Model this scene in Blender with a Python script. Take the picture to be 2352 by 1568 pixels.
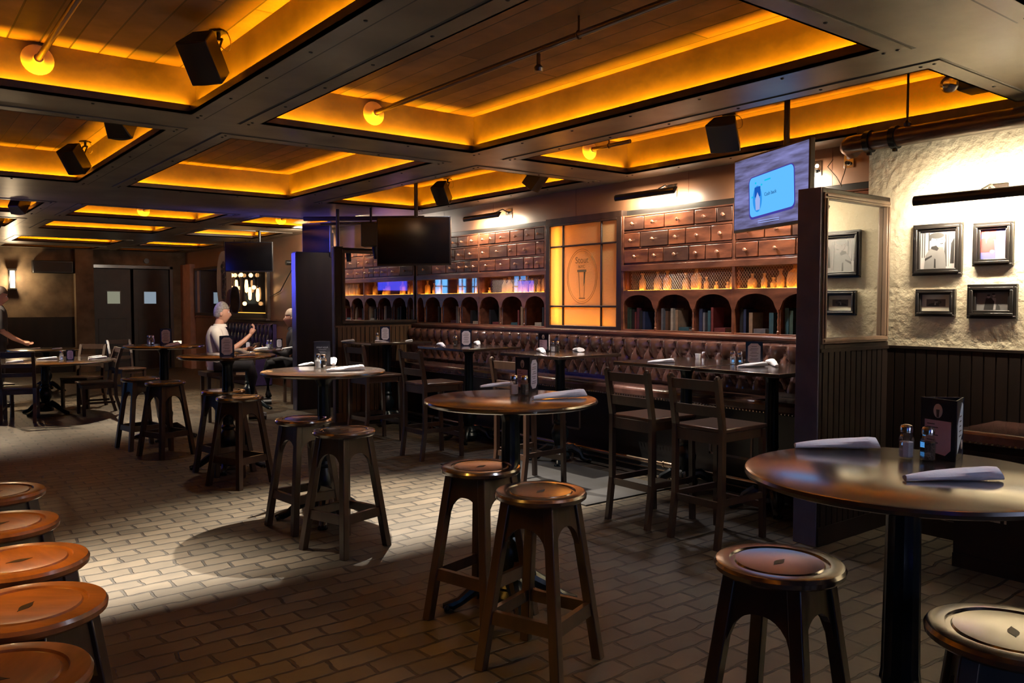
import bpy, math, random
from mathutils import Vector, Matrix
C = bpy.context.scene
for o in list(bpy.data.objects): bpy.data.objects.remove(o)
PI = math.pi
random.seed(7)
# ---------------------------------------------------------------- camera
CAMH = 1.55
YAW = math.radians(37.82); PITCH = math.radians(2.65)
cam_d = bpy.data.cameras.new('camera'); cam = bpy.data.objects.new('camera', cam_d)
C.collection.objects.link(cam); C.camera = cam
cam_d.sensor_width = 36; cam_d.lens = 36*1880/2352; cam_d.clip_start = .05; cam_d.clip_end = 100
cam.location = (0, 0, CAMH); cam.rotation_euler = (PI/2-PITCH, 0, -YAW)
# ---------------------------------------------------------------- world, exposure
w = bpy.data.worlds.new('world'); C.world = w; w.use_nodes = True
w.node_tree.nodes['Background'].inputs[0].default_value = (.05, .06, .1, 1)
w.node_tree.nodes['Background'].inputs[1].default_value = .3
C.view_settings.view_transform = 'Standard'; C.view_settings.look = 'None'
C.view_settings.exposure = 0.0; C.view_settings.gamma = 1.0; C.view_settings.use_curve_mapping = False

def lamp(kind, loc, energy, col, aim=None, size=.1, size_y=None, spot=60, blend=.4, name='light', spread=180):
    d = bpy.data.lights.new(name, kind); o = bpy.data.objects.new(name, d); C.collection.objects.link(o)
    d.energy = energy; d.color = col; o.location = loc
    if kind == 'AREA':
        d.size = size; d.shape = 'RECTANGLE' if size_y else 'SQUARE'; d.spread = math.radians(spread)
        if size_y: d.size_y = size_y
    elif kind == 'SPOT':
        d.spot_size = math.radians(spot); d.spot_blend = blend; d.shadow_soft_size = size
    else: d.shadow_soft_size = size
    if aim is not None: o.rotation_euler = (Vector(aim)-Vector(loc)).to_track_quat('-Z', 'Y').to_euler()
    return o
WARM = (1, .78, .52); NEUT = (1, .86, .68)
# ceiling spotlights inside the coffers, and added fill lamps as marked
lamp('SPOT', (3.40, 6.26, 3.02), 2800, NEUT, (2.7, 4.6, 0), .02, spot=80, blend=.7, name='spot_middle')
lamp('SPOT', (0.95, 6.26, 3.02), 2900, NEUT, (.55, 4.35, 0), .02, spot=60, blend=.9, name='spot_bar')
lamp('SPOT', (4.70, 6.26, 3.02), 900, NEUT, (4.5, 4.9, 0), .02, spot=60, blend=.8, name='spot_banquette')
lamp('SPOT', (0.75, 14.1, 3.0), 900, WARM, (1.4, 12.9, 0), .04, spot=85, blend=.5, name='spot_far_tables')
lamp('SPOT', (3.2, 14.6, 3.0), 520, WARM, (3.3, 13.5, 0), .04, spot=80, blend=.6, name='spot_far_aisle')
lamp('SPOT', (4.0, 18.4, 3.0), 650, WARM, (4.2, 18.3, 0), .04, spot=95, blend=.6, name='spot_doors')
lamp('SPOT', (3.4, 8.7, 3.0), 420, NEUT, (3.9, 10.9, 1.3), .04, spot=26, blend=.5, name='spot_guests')
lamp('SPOT', (4.75, 12.0, 3.02), 260, NEUT, (4.75, 12.0, 0), .04, spot=60, blend=.6, name='spot_guest_table')
lamp('SPOT', (2.9, .75, 3.02), 70, (.84, .88, 1), (2.6, 1.3, 1), .15, spot=120, blend=.8, name='fill_near_table')  # added cool fill to brighten the napkins on the near table
lamp('SPOT', (2.9, 3.2, 3.02), 40, (.84, .88, 1), (2.6, 3.3, 1), .12, spot=100, blend=.8, name='fill_middle_table')  # extra cool fill, put in for the napkins of the middle table
lamp('SPOT', (5.0, 4.6, 3.02), 120, (.95, .92, 1), (5.4, 4.4, 1), .10, spot=110, blend=.8, name='fill_banquette')  # added fill that brightens the banquette leather
lamp('SPOT', (5.0, 7.4, 3.02), 100, (.95, .92, 1), (5.3, 7.4, 1), .10, spot=110, blend=.8, name='fill_banquette')  # second added fill, further along the banquette
lamp('AREA', (-.9, 2.9, 2.5), 17, (1, .47, .07), (.3, 2.9, .75), .3, 2.4, name='stool_fill_light', spread=45)  # added orange lamp for the left stools, in place of unseen bar lights
lamp('AREA', (.80, 11.6, 2.15), 70, (.10, .12, 1), (4.8, 10.95, 2.2), 1.0, .5, name='blue_post_fill', spread=26)  # narrow blue lamp added to strengthen the screen glow on the partition posts
lamp('SPOT', (2.4, 8.9, 3.0), 60, WARM, (2.5, 7.9, 0), .04, spot=75, blend=.6, name='spot_high_tables')
lamp('AREA', (5.55, 12.7, 2.7), 60, NEUT, (5.95, 13.6, 1.9), .25, name='booth_light')
lamp('AREA', (5.3, 10.5, 2.72), 30, NEUT, (5.95, 10.5, 2.0), .25, name='booth_light')

# ---------------------------------------------------------------- pixel helpers (points of the place from the survey of the photograph)
_cy, _sy = math.cos(YAW), math.sin(YAW)
_f = Vector((_sy*math.cos(PITCH), _cy*math.cos(PITCH), -math.sin(PITCH))); _u = Vector((_sy*math.sin(PITCH), _cy*math.sin(PITCH), math.cos(PITCH))); _r = Vector((_cy, -_sy, 0))
def ray(x, y): return _f+_r*((x-1176)/1880)-_u*((y-784)/1880)
def at_z(x, y, z): d = ray(x, y); return Vector((0, 0, CAMH))+d*((z-CAMH)/d.z)
def at_y(x, Y, z=0): d = ray(x, 697); return Vector((d.x*Y/d.y, Y, z))
def at_x(x, y, X): d = ray(x, y); return Vector((0, 0, CAMH))+d*(X/d.x)

# ---------------------------------------------------------------- materials
MATS = {}
def mat(name, col, rough=.5, metal=0, col2=None, scale=6, stretch=(1, 1, 1), bump=0, bscale=None, spec=.5, coat=0, kind='noise', contrast=(.35, .65), detail=6, emit=None, estr=0, trans=0, bdist=.01):
    if name in MATS: return MATS[name]
    m = bpy.data.materials.new(name); m.use_nodes = True; MATS[name] = m
    nt = m.node_tree; N = nt.nodes; L = nt.links; b = N['Principled BSDF']
    b.inputs['Base Color'].default_value = (*col, 1); b.inputs['Roughness'].default_value = rough; b.inputs['Metallic'].default_value = metal
    b.inputs['Specular IOR Level'].default_value = spec; b.inputs['Coat Weight'].default_value = coat; b.inputs['Coat Roughness'].default_value = .15; b.inputs['Coat IOR'].default_value = 1.7
    if emit: b.inputs['Emission Color'].default_value = (*emit, 1); b.inputs['Emission Strength'].default_value = estr
    if trans: b.inputs['Transmission Weight'].default_value = trans
    tc = N.new('ShaderNodeTexCoord'); mp = N.new('ShaderNodeMapping'); L.new(tc.outputs['Object'], mp.inputs[0]); mp.inputs['Scale'].default_value = stretch
    if kind == 'voronoi':
        t = N.new('ShaderNodeTexVoronoi'); t.inputs['Scale'].default_value = scale; fac = t.outputs['Distance']
    else:
        t = N.new('ShaderNodeTexNoise'); t.inputs['Scale'].default_value = scale; t.inputs['Detail'].default_value = detail; fac = t.outputs['Fac']
    L.new(mp.outputs[0], t.inputs['Vector'])
    if col2 is None: col2 = tuple(c*.8 for c in col)
    r = N.new('ShaderNodeValToRGB'); r.color_ramp.elements[0].position = contrast[0]; r.color_ramp.elements[1].position = contrast[1]
    r.color_ramp.elements[0].color = (*col, 1); r.color_ramp.elements[1].color = (*col2, 1)
    L.new(fac, r.inputs[0]); L.new(r.outputs[0], b.inputs['Base Color'])
    if bump:
        t2 = N.new('ShaderNodeTexNoise'); t2.inputs['Scale'].default_value = bscale or scale*3; t2.inputs['Detail'].default_value = 5
        L.new(mp.outputs[0], t2.inputs['Vector']); bp = N.new('ShaderNodeBump'); bp.inputs['Strength'].default_value = bump; bp.inputs['Distance'].default_value = bdist
        L.new(t2.outputs['Fac'], bp.inputs['Height']); L.new(bp.outputs[0], b.inputs['Normal'])
    return m
def brick_mat(name, c1, c2, mortar, bw, bh, msize, rough, bump, swap=False, dist=.0, off=.5, dirt=(.55, 1.1), spec=.5, bd=.01):
    m = bpy.data.materials.new(name); m.use_nodes = True; nt = m.node_tree; N = nt.nodes; L = nt.links; b = N['Principled BSDF']
    tc = N.new('ShaderNodeTexCoord'); mp = N.new('ShaderNodeMapping'); L.new(tc.outputs['Object'], mp.inputs[0])
    if swap: mp.inputs['Rotation'].default_value = swap
    vec = mp.outputs[0]
    if dist:
        n = N.new('ShaderNodeTexNoise'); n.inputs['Scale'].default_value = 6.5; n.inputs['Detail'].default_value = 4; L.new(vec, n.inputs['Vector'])
        s = N.new('ShaderNodeVectorMath'); s.operation = 'SUBTRACT'; L.new(n.outputs['Color'], s.inputs[0]); s.inputs[1].default_value = (.5, .5, .5)
        k = N.new('ShaderNodeVectorMath'); k.operation = 'SCALE'; L.new(s.outputs[0], k.inputs[0]); k.inputs['Scale'].default_value = dist
        a = N.new('ShaderNodeVectorMath'); a.operation = 'ADD'; L.new(vec, a.inputs[0]); L.new(k.outputs[0], a.inputs[1]); vec = a.outputs[0]
    t = N.new('ShaderNodeTexBrick'); L.new(vec, t.inputs['Vector']); t.inputs['Scale'].default_value = 1
    t.inputs['Color1'].default_value = (*c1, 1); t.inputs['Color2'].default_value = (*c2, 1); t.inputs['Mortar'].default_value = (*mortar, 1)
    t.inputs['Mortar Size'].default_value = msize; t.inputs['Mortar Smooth'].default_value = .4; t.inputs['Bias'].default_value = 0
    t.inputs['Brick Width'].default_value = bw; t.inputs['Row Height'].default_value = bh; t.offset = off
    n2 = N.new('ShaderNodeTexNoise'); n2.inputs['Scale'].default_value = 5; n2.inputs['Detail'].default_value = 8; L.new(mp.outputs[0], n2.inputs['Vector'])
    mr = N.new('ShaderNodeMapRange'); mr.inputs['To Min'].default_value = dirt[0]; mr.inputs['To Max'].default_value = dirt[1]; L.new(n2.outputs['Fac'], mr.inputs['Value'])
    mx = N.new('ShaderNodeVectorMath'); mx.operation = 'SCALE'; L.new(t.outputs['Color'], mx.inputs[0]); L.new(mr.outputs[0], mx.inputs['Scale']); L.new(mx.outputs[0], b.inputs['Base Color'])
    b.inputs['Roughness'].default_value = rough; b.inputs['Specular IOR Level'].default_value = spec
    inv = N.new('ShaderNodeMath'); inv.operation = 'SUBTRACT'; inv.inputs[0].default_value = 1; L.new(t.outputs['Fac'], inv.inputs[1])
    ad = N.new('ShaderNodeMath'); ad.operation = 'MULTIPLY_ADD'; L.new(n2.outputs['Fac'], ad.inputs[0]); ad.inputs[1].default_value = .5; L.new(inv.outputs[0], ad.inputs[2])
    bp = N.new('ShaderNodeBump'); bp.inputs['Strength'].default_value = bump; bp.inputs['Distance'].default_value = bd; L.new(ad.outputs[0], bp.inputs['Height']); L.new(bp.outputs[0], b.inputs['Normal'])
    return m
def emat(name, col, strength):
    if name in MATS: return MATS[name]
    m = bpy.data.materials.new(name); m.use_nodes = True; MATS[name] = m; nt = m.node_tree
    nt.nodes.remove(nt.nodes['Principled BSDF']); e = nt.nodes.new('ShaderNodeEmission'); e.inputs[0].default_value = (*col, 1); e.inputs[1].default_value = strength
    nt.links.new(e.outputs[0], nt.nodes['Material Output'].inputs[0]); return m
def mirror_mat():
    m = mat('mirror_glass', (.8, .82, .82), .02, 1.0, col2=(.78, .8, .8)); return m
def pane_mat(name, refl, tint=(1, 1, 1), rough=0.0):
    if name in MATS: return MATS[name]
    m = bpy.data.materials.new(name); m.use_nodes = True; MATS[name] = m; nt = m.node_tree; nt.nodes.remove(nt.nodes['Principled BSDF'])
    t = nt.nodes.new('ShaderNodeBsdfTransparent'); t.inputs[0].default_value = (*tint, 1); g = nt.nodes.new('ShaderNodeBsdfGlossy'); g.inputs['Roughness'].default_value = rough
    lw = nt.nodes.new('ShaderNodeLayerWeight'); lw.inputs[0].default_value = .3
    a = nt.nodes.new('ShaderNodeMath'); a.operation = 'MULTIPLY_ADD'; nt.links.new(lw.outputs['Facing'], a.inputs[0]); a.inputs[1].default_value = refl; a.inputs[2].default_value = refl*.5
    x = nt.nodes.new('ShaderNodeMixShader'); nt.links.new(a.outputs[0], x.inputs[0]); nt.links.new(t.outputs[0], x.inputs[1]); nt.links.new(g.outputs[0], x.inputs[2])
    nt.links.new(x.outputs[0], nt.nodes['Material Output'].inputs[0]); return m
def frosted_mat(name, col, rough=.35, tr=.8, bumps=0):
    if name in MATS: return MATS[name]
    m = bpy.data.materials.new(name); m.use_nodes = True; MATS[name] = m; nt = m.node_tree; N = nt.nodes; L = nt.links; N.remove(N['Principled BSDF'])
    t = N.new('ShaderNodeBsdfTranslucent'); t.inputs[0].default_value = (*col, 1); d = N.new('ShaderNodeBsdfDiffuse'); d.inputs[0].default_value = (*col, 1)
    g = N.new('ShaderNodeBsdfGlossy'); g.inputs['Roughness'].default_value = rough
    x = N.new('ShaderNodeMixShader'); x.inputs[0].default_value = tr; L.new(d.outputs[0], x.inputs[1]); L.new(t.outputs[0], x.inputs[2])
    y = N.new('ShaderNodeMixShader'); y.inputs[0].default_value = .06; L.new(x.outputs[0], y.inputs[1]); L.new(g.outputs[0], y.inputs[2]); L.new(y.outputs[0], N['Material Output'].inputs[0])
    if bumps:
        tc = N.new('ShaderNodeTexCoord'); n = N.new('ShaderNodeTexVoronoi'); n.inputs['Scale'].default_value = bumps; L.new(tc.outputs['Object'], n.inputs['Vector']); b = N.new('ShaderNodeBump'); b.inputs['Strength'].default_value = .4; b.inputs['Distance'].default_value = .003
        L.new(n.outputs['Distance'], b.inputs['Height'])
        for q in (t, d, g): L.new(b.outputs[0], q.inputs['Normal'])
    return m

M_floor = brick_mat('paver_floor', (.076, .060, .040), (.042, .033, .021), (.012, .009, .006), .25, .125, .010, .5, .9, dist=.055, dirt=(.45, 1.4))
M_plank = brick_mat('ceiling_planks', (.20, .105, .045), (.04, .020, .010), (.008, .004, .002), 3.1, .16, .006, .6, .5, swap=(0, 0, PI/2), dirt=(.1, 1.75), off=.37)
M_plaster = mat('cove_plaster', (.20, .145, .08), .75, col2=(.12, .082, .042), scale=2.2, bump=.15, bscale=14, detail=8)
M_beam = mat('beam_metal', (.25, .205, .14), .34, .05, col2=(.10, .078, .050), scale=2.2, stretch=(1, 1, 1), bump=.06, bscale=5, detail=9, contrast=(.3, .7))
M_dark = mat('dark_groove', (.012, .01, .008), .5)
M_stone = mat('tan_stone_wall', (.17, .12, .07), .8, col2=(.075, .05, .028), scale=2.6, bump=.5, bscale=6, contrast=(.35, .62))
M_cream = mat('cream_stucco', (.62, .55, .40), .8, col2=(.50, .43, .30), scale=2, bump=1.0, bscale=24, detail=8, bdist=.014)
M_panel = mat('stained_panel', (.24, .115, .060), .38, col2=(.15, .068, .034), scale=2.5, stretch=(1, .25, 1), bump=.03, coat=.2)
M_cab = mat('cabinet_wood', (.20, .068, .032), .38, col2=(.08, .026, .013), scale=5, stretch=(3, .8, 3), bump=.08, coat=.25)
M_drawer = mat('drawer_front', (.26, .085, .038), .34, col2=(.08, .025, .014), scale=4, stretch=(2, 1, 4), bump=.1, coat=.3, detail=9)
M_drawer2 = mat('drawer_front_dark', (.10, .045, .028), .36, col2=(.05, .020, .014), scale=4, stretch=(2, 1, 4), bump=.1, coat=.3, detail=9)
M_knob = mat('wooden_knob', (.36, .17, .10), .3, col2=(.25, .11, .06), coat=.4)
M_dkwood = mat('dark_oak', (.045, .022, .014), .42, col2=(.022, .011, .007), scale=6, stretch=(2, 2, .4), bump=.08, coat=.2)
M_bead = mat('dark_beadboard', (.014, .008, .006), .55, col2=(.008, .005, .004), scale=7, stretch=(1, 1, .15), bump=.05, spec=.25)
M_bead2 = mat('brown_beadboard', (.12, .060, .025), .45, col2=(.05, .025, .012), scale=9, stretch=(4, 4, .15), bump=.05)
M_table = mat('table_top_wood', (.036, .022, .015), .2, col2=(.022, .013, .009), scale=4, stretch=(4, .6, 1), coat=1, bump=.02, spec=1.0)
M_seat = mat('stool_seat_wood', (.062, .034, .020), .22, col2=(.036, .019, .011), scale=4, stretch=(4, .6, 1), coat=1, bump=.03, spec=.9)
M_seatw = mat('orange_lit_seat_wood', (.34, .13, .04), .34, col2=(.16, .06, .02), scale=5, stretch=(4, .8, 1), coat=.3, bump=.05)  # orange light is mixed into the seat colour of the left stools
M_iron = mat('cast_iron', (.010, .016, .022), .3, .4, col2=(.006, .012, .016), bump=.1, bscale=30)
M_black = mat('black_plastic', (.008, .008, .009), .35, col2=(.006, .006, .007))
M_screen = mat('dark_screen', (.003, .003, .004), .12, col2=(.004, .004, .005))
M_leather = mat('oxblood_leather', (.12, .058, .048), .22, col2=(.075, .034, .028), scale=12, bump=.06, bscale=60, coat=.8)
M_purple = mat('purple_leather', (.035, .020, .075), .35, col2=(.02, .012, .05), scale=12, bump=.06)
M_napkin = mat('white_napkin_cloth', (.88, .87, .90), .85, col2=(.80, .79, .84), scale=30, bump=.15, bscale=120)
M_chrome = mat('polished_steel', (.75, .74, .72), .18, 1, col2=(.65, .64, .62))
M_brass = mat('aged_brass_rail', (.55, .43, .33), .22, 1, col2=(.40, .30, .22))
M_salt = mat('salt', (.75, .74, .80), .9, col2=(.68, .67, .72), scale=200)
M_pepper = mat('pepper', (.12, .10, .085), .9, col2=(.03, .026, .022), scale=260, contrast=(.4, .6))
M_glass = pane_mat('clear_glass', .35, (.93, .95, .95))
M_edge = mat('blue_tinted_edge_post', (.07, .07, .12), .4, col2=(.05, .05, .09))  # post colour lightened and tinted blue to carry the blue light
M_niche = pane_mat('cabinet_glass', .30, (.97, .97, .97))
M_mirror = mirror_mat()
M_card = mat('menu_card_paper', (.62, .58, .66), .7, col2=(.56, .52, .60))
M_pink = mat('pink_menu_paper', (.52, .36, .44), .7, col2=(.46, .31, .39))
M_blue = mat('pale_blue_menu_paper', (.42, .50, .56), .7, col2=(.36, .44, .5))
M_holder = mat('black_menu_holder', (.008, .008, .014), .25, col2=(.012, .010, .02))
M_ink = mat('printed_ink', (.05, .045, .06), .7)
M_flange = mat('cream_escutcheon', (.75, .62, .38), .5, col2=(.68, .55, .33))
M_pipe = mat('dark_red_pipe', (.05, .022, .016), .35, col2=(.03, .014, .010), coat=.3)
M_frame = mat('black_picture_frame', (.018, .015, .014), .28, col2=(.010, .009, .008), coat=.3)
M_moul = mat('walnut_moulding', (.20, .13, .085), .4, col2=(.12, .075, .048), scale=8, stretch=(1, 1, .3), coat=.2)
M_white = mat('white_shirt_cotton', (.70, .64, .58), .85, col2=(.62, .56, .50))
M_skin = mat('skin', (.50, .26, .18), .5, col2=(.44, .22, .15))
M_grey = mat('grey_hair', (.22, .19, .16), .7, col2=(.12, .10, .085), scale=40)
M_silver = mat('pale_hair', (.36, .28, .22), .7, col2=(.26, .20, .15), scale=40)
M_cloth = mat('dark_cloth', (.015, .013, .018), .8, col2=(.010, .009, .012))
M_amberbot = frosted_mat('frosted_bottle_glass', (.85, .58, .30), .25, .5)
M_amberpane = frosted_mat('ribbed_amber_glass', (.92, .74, .44), .4, .62, bumps=60)
E_led = emat('amber_led', (1, .35, .004), 18)
E_led2 = emat('amber_tube', (1, .50, .05), 40)
E_led3 = emat('amber_shelf_led', (1, .40, .04), 26)
E_win = emat('daylight_pane', (.10, .42, 1.0), 3.2)
E_warm = emat('lamp_glow', (1, .74, .38), 9)
E_bulb = emat('reflected_filament_bulb', (1, .50, .18), 5)  # glow of the bulbs built in place of pane reflections
E_tvb = emat('blue_screen_picture', (.06, .08, 1.0), 3)

# ---------------------------------------------------------------- mesh builder
class MB:
    def __init__(s): s.v = []; s.f = []; s.m = []; s.sm = []
    def add(s, vs, fs, m=0, smooth=False, T=None):
        k = len(s.v)
        if T is not None: vs = [T @ Vector(p) for p in vs]
        s.v += [tuple(p) for p in vs]
        for f in fs: s.f.append(tuple(i+k for i in f)); s.m.append(m); s.sm.append(smooth)
        return s
    def box(s, x0, x1, y0, y1, z0, z1, m=0, T=None):
        if x1 < x0: x0, x1 = x1, x0
        if y1 < y0: y0, y1 = y1, y0
        if z1 < z0: z0, z1 = z1, z0
        return s.add([(x0, y0, z0), (x1, y0, z0), (x1, y1, z0), (x0, y1, z0), (x0, y0, z1), (x1, y0, z1), (x1, y1, z1), (x0, y1, z1)],
              [(0, 3, 2, 1), (4, 5, 6, 7), (0, 1, 5, 4), (1, 2, 6, 5), (2, 3, 7, 6), (3, 0, 4, 7)], m, False, T)
    def hexa(s, b, t, m=0):      # bottom quad, top quad (both counter-clockwise from above)
        return s.add(list(b)+list(t), [(0, 3, 2, 1), (4, 5, 6, 7), (0, 1, 5, 4), (1, 2, 6, 5), (2, 3, 7, 6), (3, 0, 4, 7)], m)
    def cyl(s, p0, p1, r0, r1=None, n=12, m=0, smooth=True, caps=True):
        p0 = Vector(p0); p1 = Vector(p1); r1 = r0 if r1 is None else r1
        q = (p1-p0).to_track_quat('Z', 'Y'); vs = []
        for p, r in ((p0, r0), (p1, r1)):
            for i in range(n):
                a = 2*PI*i/n; vs.append(p+q @ Vector((r*math.cos(a), r*math.sin(a), 0)))
        s.add(vs, [(i, (i+1) % n, n+(i+1) % n, n+i) for i in range(n)], m, smooth)
        if caps: s.add(vs[:n], [tuple(range(n-1, -1, -1))], m); s.add(vs[n:], [tuple(range(n))], m)
        return s
    def tube(s, pts, r, n=8, m=0):
        for a, b in zip(pts[:-1], pts[1:]):
            s.cyl(a, b, r if not isinstance(r, (list, tuple)) else r[0], None, n, m)
        return s
    def taper_tube(s, pts, rs, n=10, m=0):
        vs = []; pts = [Vector(p) for p in pts]
        for i, p in enumerate(pts):
            d = (pts[min(i+1, len(pts)-1)]-pts[max(i-1, 0)]).normalized(); q = d.to_track_quat('Z', 'Y')
            for k in range(n): a = 2*PI*k/n; vs.append(p+q @ Vector((rs[i]*math.cos(a), rs[i]*math.sin(a), 0)))
        fs = [(i*n+k, i*n+(k+1) % n, (i+1)*n+(k+1) % n, (i+1)*n+k) for i in range(len(pts)-1) for k in range(n)]
        fs += [tuple(range(n-1, -1, -1)), tuple(range((len(pts)-1)*n, len(pts)*n))]
        return s.add(vs, fs, m, True)
    def lathe(s, prof, n=24, c=(0, 0, 0), m=0, T=None, mod=None, smooth=True, sx=1, sy=1):
        vs = []; K = len(prof)
        for (r, z) in prof:
            for i in range(n):
                a = 2*PI*i/n; rr = r*(mod(a, z) if mod else 1)
                vs.append((c[0]+rr*math.cos(a)*sx, c[1]+rr*math.sin(a)*sy, c[2]+z))
        fs = [(j*n+i, j*n+(i+1) % n, (j+1)*n+(i+1) % n, (j+1)*n+i) for j in range(K-1) for i in range(n)]
        s.add(vs, fs, m, smooth, T)
        k = len(s.v)-len(vs)
        for j, rev in ((0, True), (K-1, False)):
            if prof[j][0] > 1e-5:
                ids = [k+j*n+i for i in range(n)]; s.f.append(tuple(ids[::-1] if rev else ids)); s.m.append(m); s.sm.append(False)
        return s
    def ball(s, c, r, n=12, k=8, m=0, sc=(1, 1, 1)):
        prof = [(math.sin(PI*j/k)*r, -math.cos(PI*j/k)*r) for j in range(k+1)]
        T = Matrix.Translation(Vector(c)) @ Matrix.Diagonal((*sc, 1))
        return s.lathe(prof, n, (0, 0, 0), m, T)
    def prism(s, poly, h0, h1, axes='xyz', m=0, T=None):   # poly in (a,b), extruded along c
        def P(a, b, c):
            return {'xyz': (a, b, c), 'yzx': (c, a, b), 'xzy': (a, c, b)}[axes]
        n = len(poly); vs = [P(a, b, h0) for a, b in poly]+[P(a, b, h1) for a, b in poly]
        return s.add(vs, [tuple(range(n-1, -1, -1)), tuple(range(n, 2*n))]+[(i, (i+1) % n, n+(i+1) % n, n+i) for i in range(n)], m, False, T)
    def build(s, name, mats, parent=None, loc=None, bevel=0, subsurf=0):
        me = bpy.data.meshes.new(name); me.from_pydata(s.v, [], s.f); me.update()
        if not isinstance(mats, (list, tuple)): mats = [mats]
        for q in mats: me.materials.append(q)
        me.polygons.foreach_set('material_index', s.m); me.polygons.foreach_set('use_smooth', s.sm); me.set_sharp_from_angle(angle=.6)
        o = bpy.data.objects.new(name, me); C.collection.objects.link(o)
        if parent: o.parent = parent
        if loc is not None: o.location = loc
        if bevel:
            b = o.modifiers.new('bevel', 'BEVEL'); b.width = bevel; b.segments = 2; b.limit_method = 'ANGLE'; b.angle_limit = .7
        if subsurf: q = o.modifiers.new('sub', 'SUBSURF'); q.levels = q.render_levels = subsurf
        return o
def struct(o): o['kind'] = 'structure'; return o
def tag(o, label, cat, group=None):
    o['label'] = label; o['category'] = cat
    if group: o['group'] = group
    return o
def thing(name, label, cat, loc=(0, 0, 0), rz=0, group=None):
    o = bpy.data.objects.new(name, None); C.collection.objects.link(o); o.empty_display_size = .1
    o.location = loc; o.rotation_euler = (0, 0, rz); return tag(o, label, cat, group)
def kids(o): return [c for c in bpy.data.objects if c.parent == o]
def dup(o, loc, rz, label, group=None, scale=None):
    r = o.copy(); C.collection.objects.link(r); r.location = loc; r.rotation_euler = (0, 0, rz); r['label'] = label
    if group: r['group'] = group
    if scale: r.scale = scale
    for ch in kids(o):
        c = ch.copy(); C.collection.objects.link(c); c.parent = r
        for g in kids(ch): d = g.copy(); C.collection.objects.link(d); d.parent = c
    return r
def text_mb(s, size, font_bold=False):
    cu = bpy.data.curves.new('txt', 'FONT'); cu.body = s; cu.size = size; cu.align_x = 'CENTER'; cu.extrude = .0008
    if font_bold: cu.offset = size*.02
    o = bpy.data.objects.new('txt', cu); C.collection.objects.link(o)
    dg = bpy.context.evaluated_depsgraph_get(); me = bpy.data.meshes.new_from_object(o.evaluated_get(dg))
    vs = [v.co.copy() for v in me.vertices]; fs = [tuple(p.vertices) for p in me.polygons]
    bpy.data.objects.remove(o); bpy.data.meshes.remove(me); return vs, fs
def face_T(origin, right, up):   # matrix mapping local x->right, y->up, z->outward
    r = Vector(right).normalized(); u = Vector(up).normalized(); n = r.cross(u)
    M = Matrix.Identity(4)
    for i in range(3): M[i][0] = r[i]; M[i][1] = u[i]; M[i][2] = n[i]; M[i][3] = origin[i]
    return M
# ================================================================ THE SETTING
WX = 6.0; ZB = 2.78; ZP = 3.08; LEFT = -6.0; NEAR = -4.0; FAR = 20.75
struct(MB().box(LEFT, WX+.3, NEAR, FAR, -.1, 0).build('floor', M_floor))
cols = [(-4.5, -2.78), (-2.3, -.58), (-.1, 1.64), (2.12, 3.865), (4.38, 5.66)]
rows = [(-3.4, -.6), (-.1+.2, 1.40), (2.10, 5.51), (6.12, 9.32), (11.36, 12.85), (13.80, 15.28), (17.25, 18.62), (19.55, 20.45)]
struct(MB().box(LEFT, WX+.3, NEAR, FAR, ZP, ZP+.08).build('ceiling', M_plank))
def strips(x0, x1, y0, y1, xs, ys, z0, z1, mb, m=0):
    yy = [y0]+[v for p in ys for v in p]+[y1]
    for i in range(0, len(yy), 2): mb.box(x0, x1, yy[i], yy[i+1], z0, z1, m)
    xx = [x0]+[v for p in xs for v in p]+[x1]
    for (a, b) in ys:
        for i in range(0, len(xx), 2): mb.box(xx[i], xx[i+1], a, b, z0, z1, m)
g = MB(); strips(LEFT, WX+.3, NEAR, FAR, cols, rows, ZB, ZB+.01, g)
struct(g.build('trim_1', M_beam))
MG = .058
g = MB(); strips(LEFT, WX+.3, NEAR, FAR, [(a-MG, b+MG) for a, b in cols], [(a-MG, b+MG) for a, b in rows], ZB+.01, ZP, g)
struct(g.build('trim_2', M_plaster))
n = 3
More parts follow.
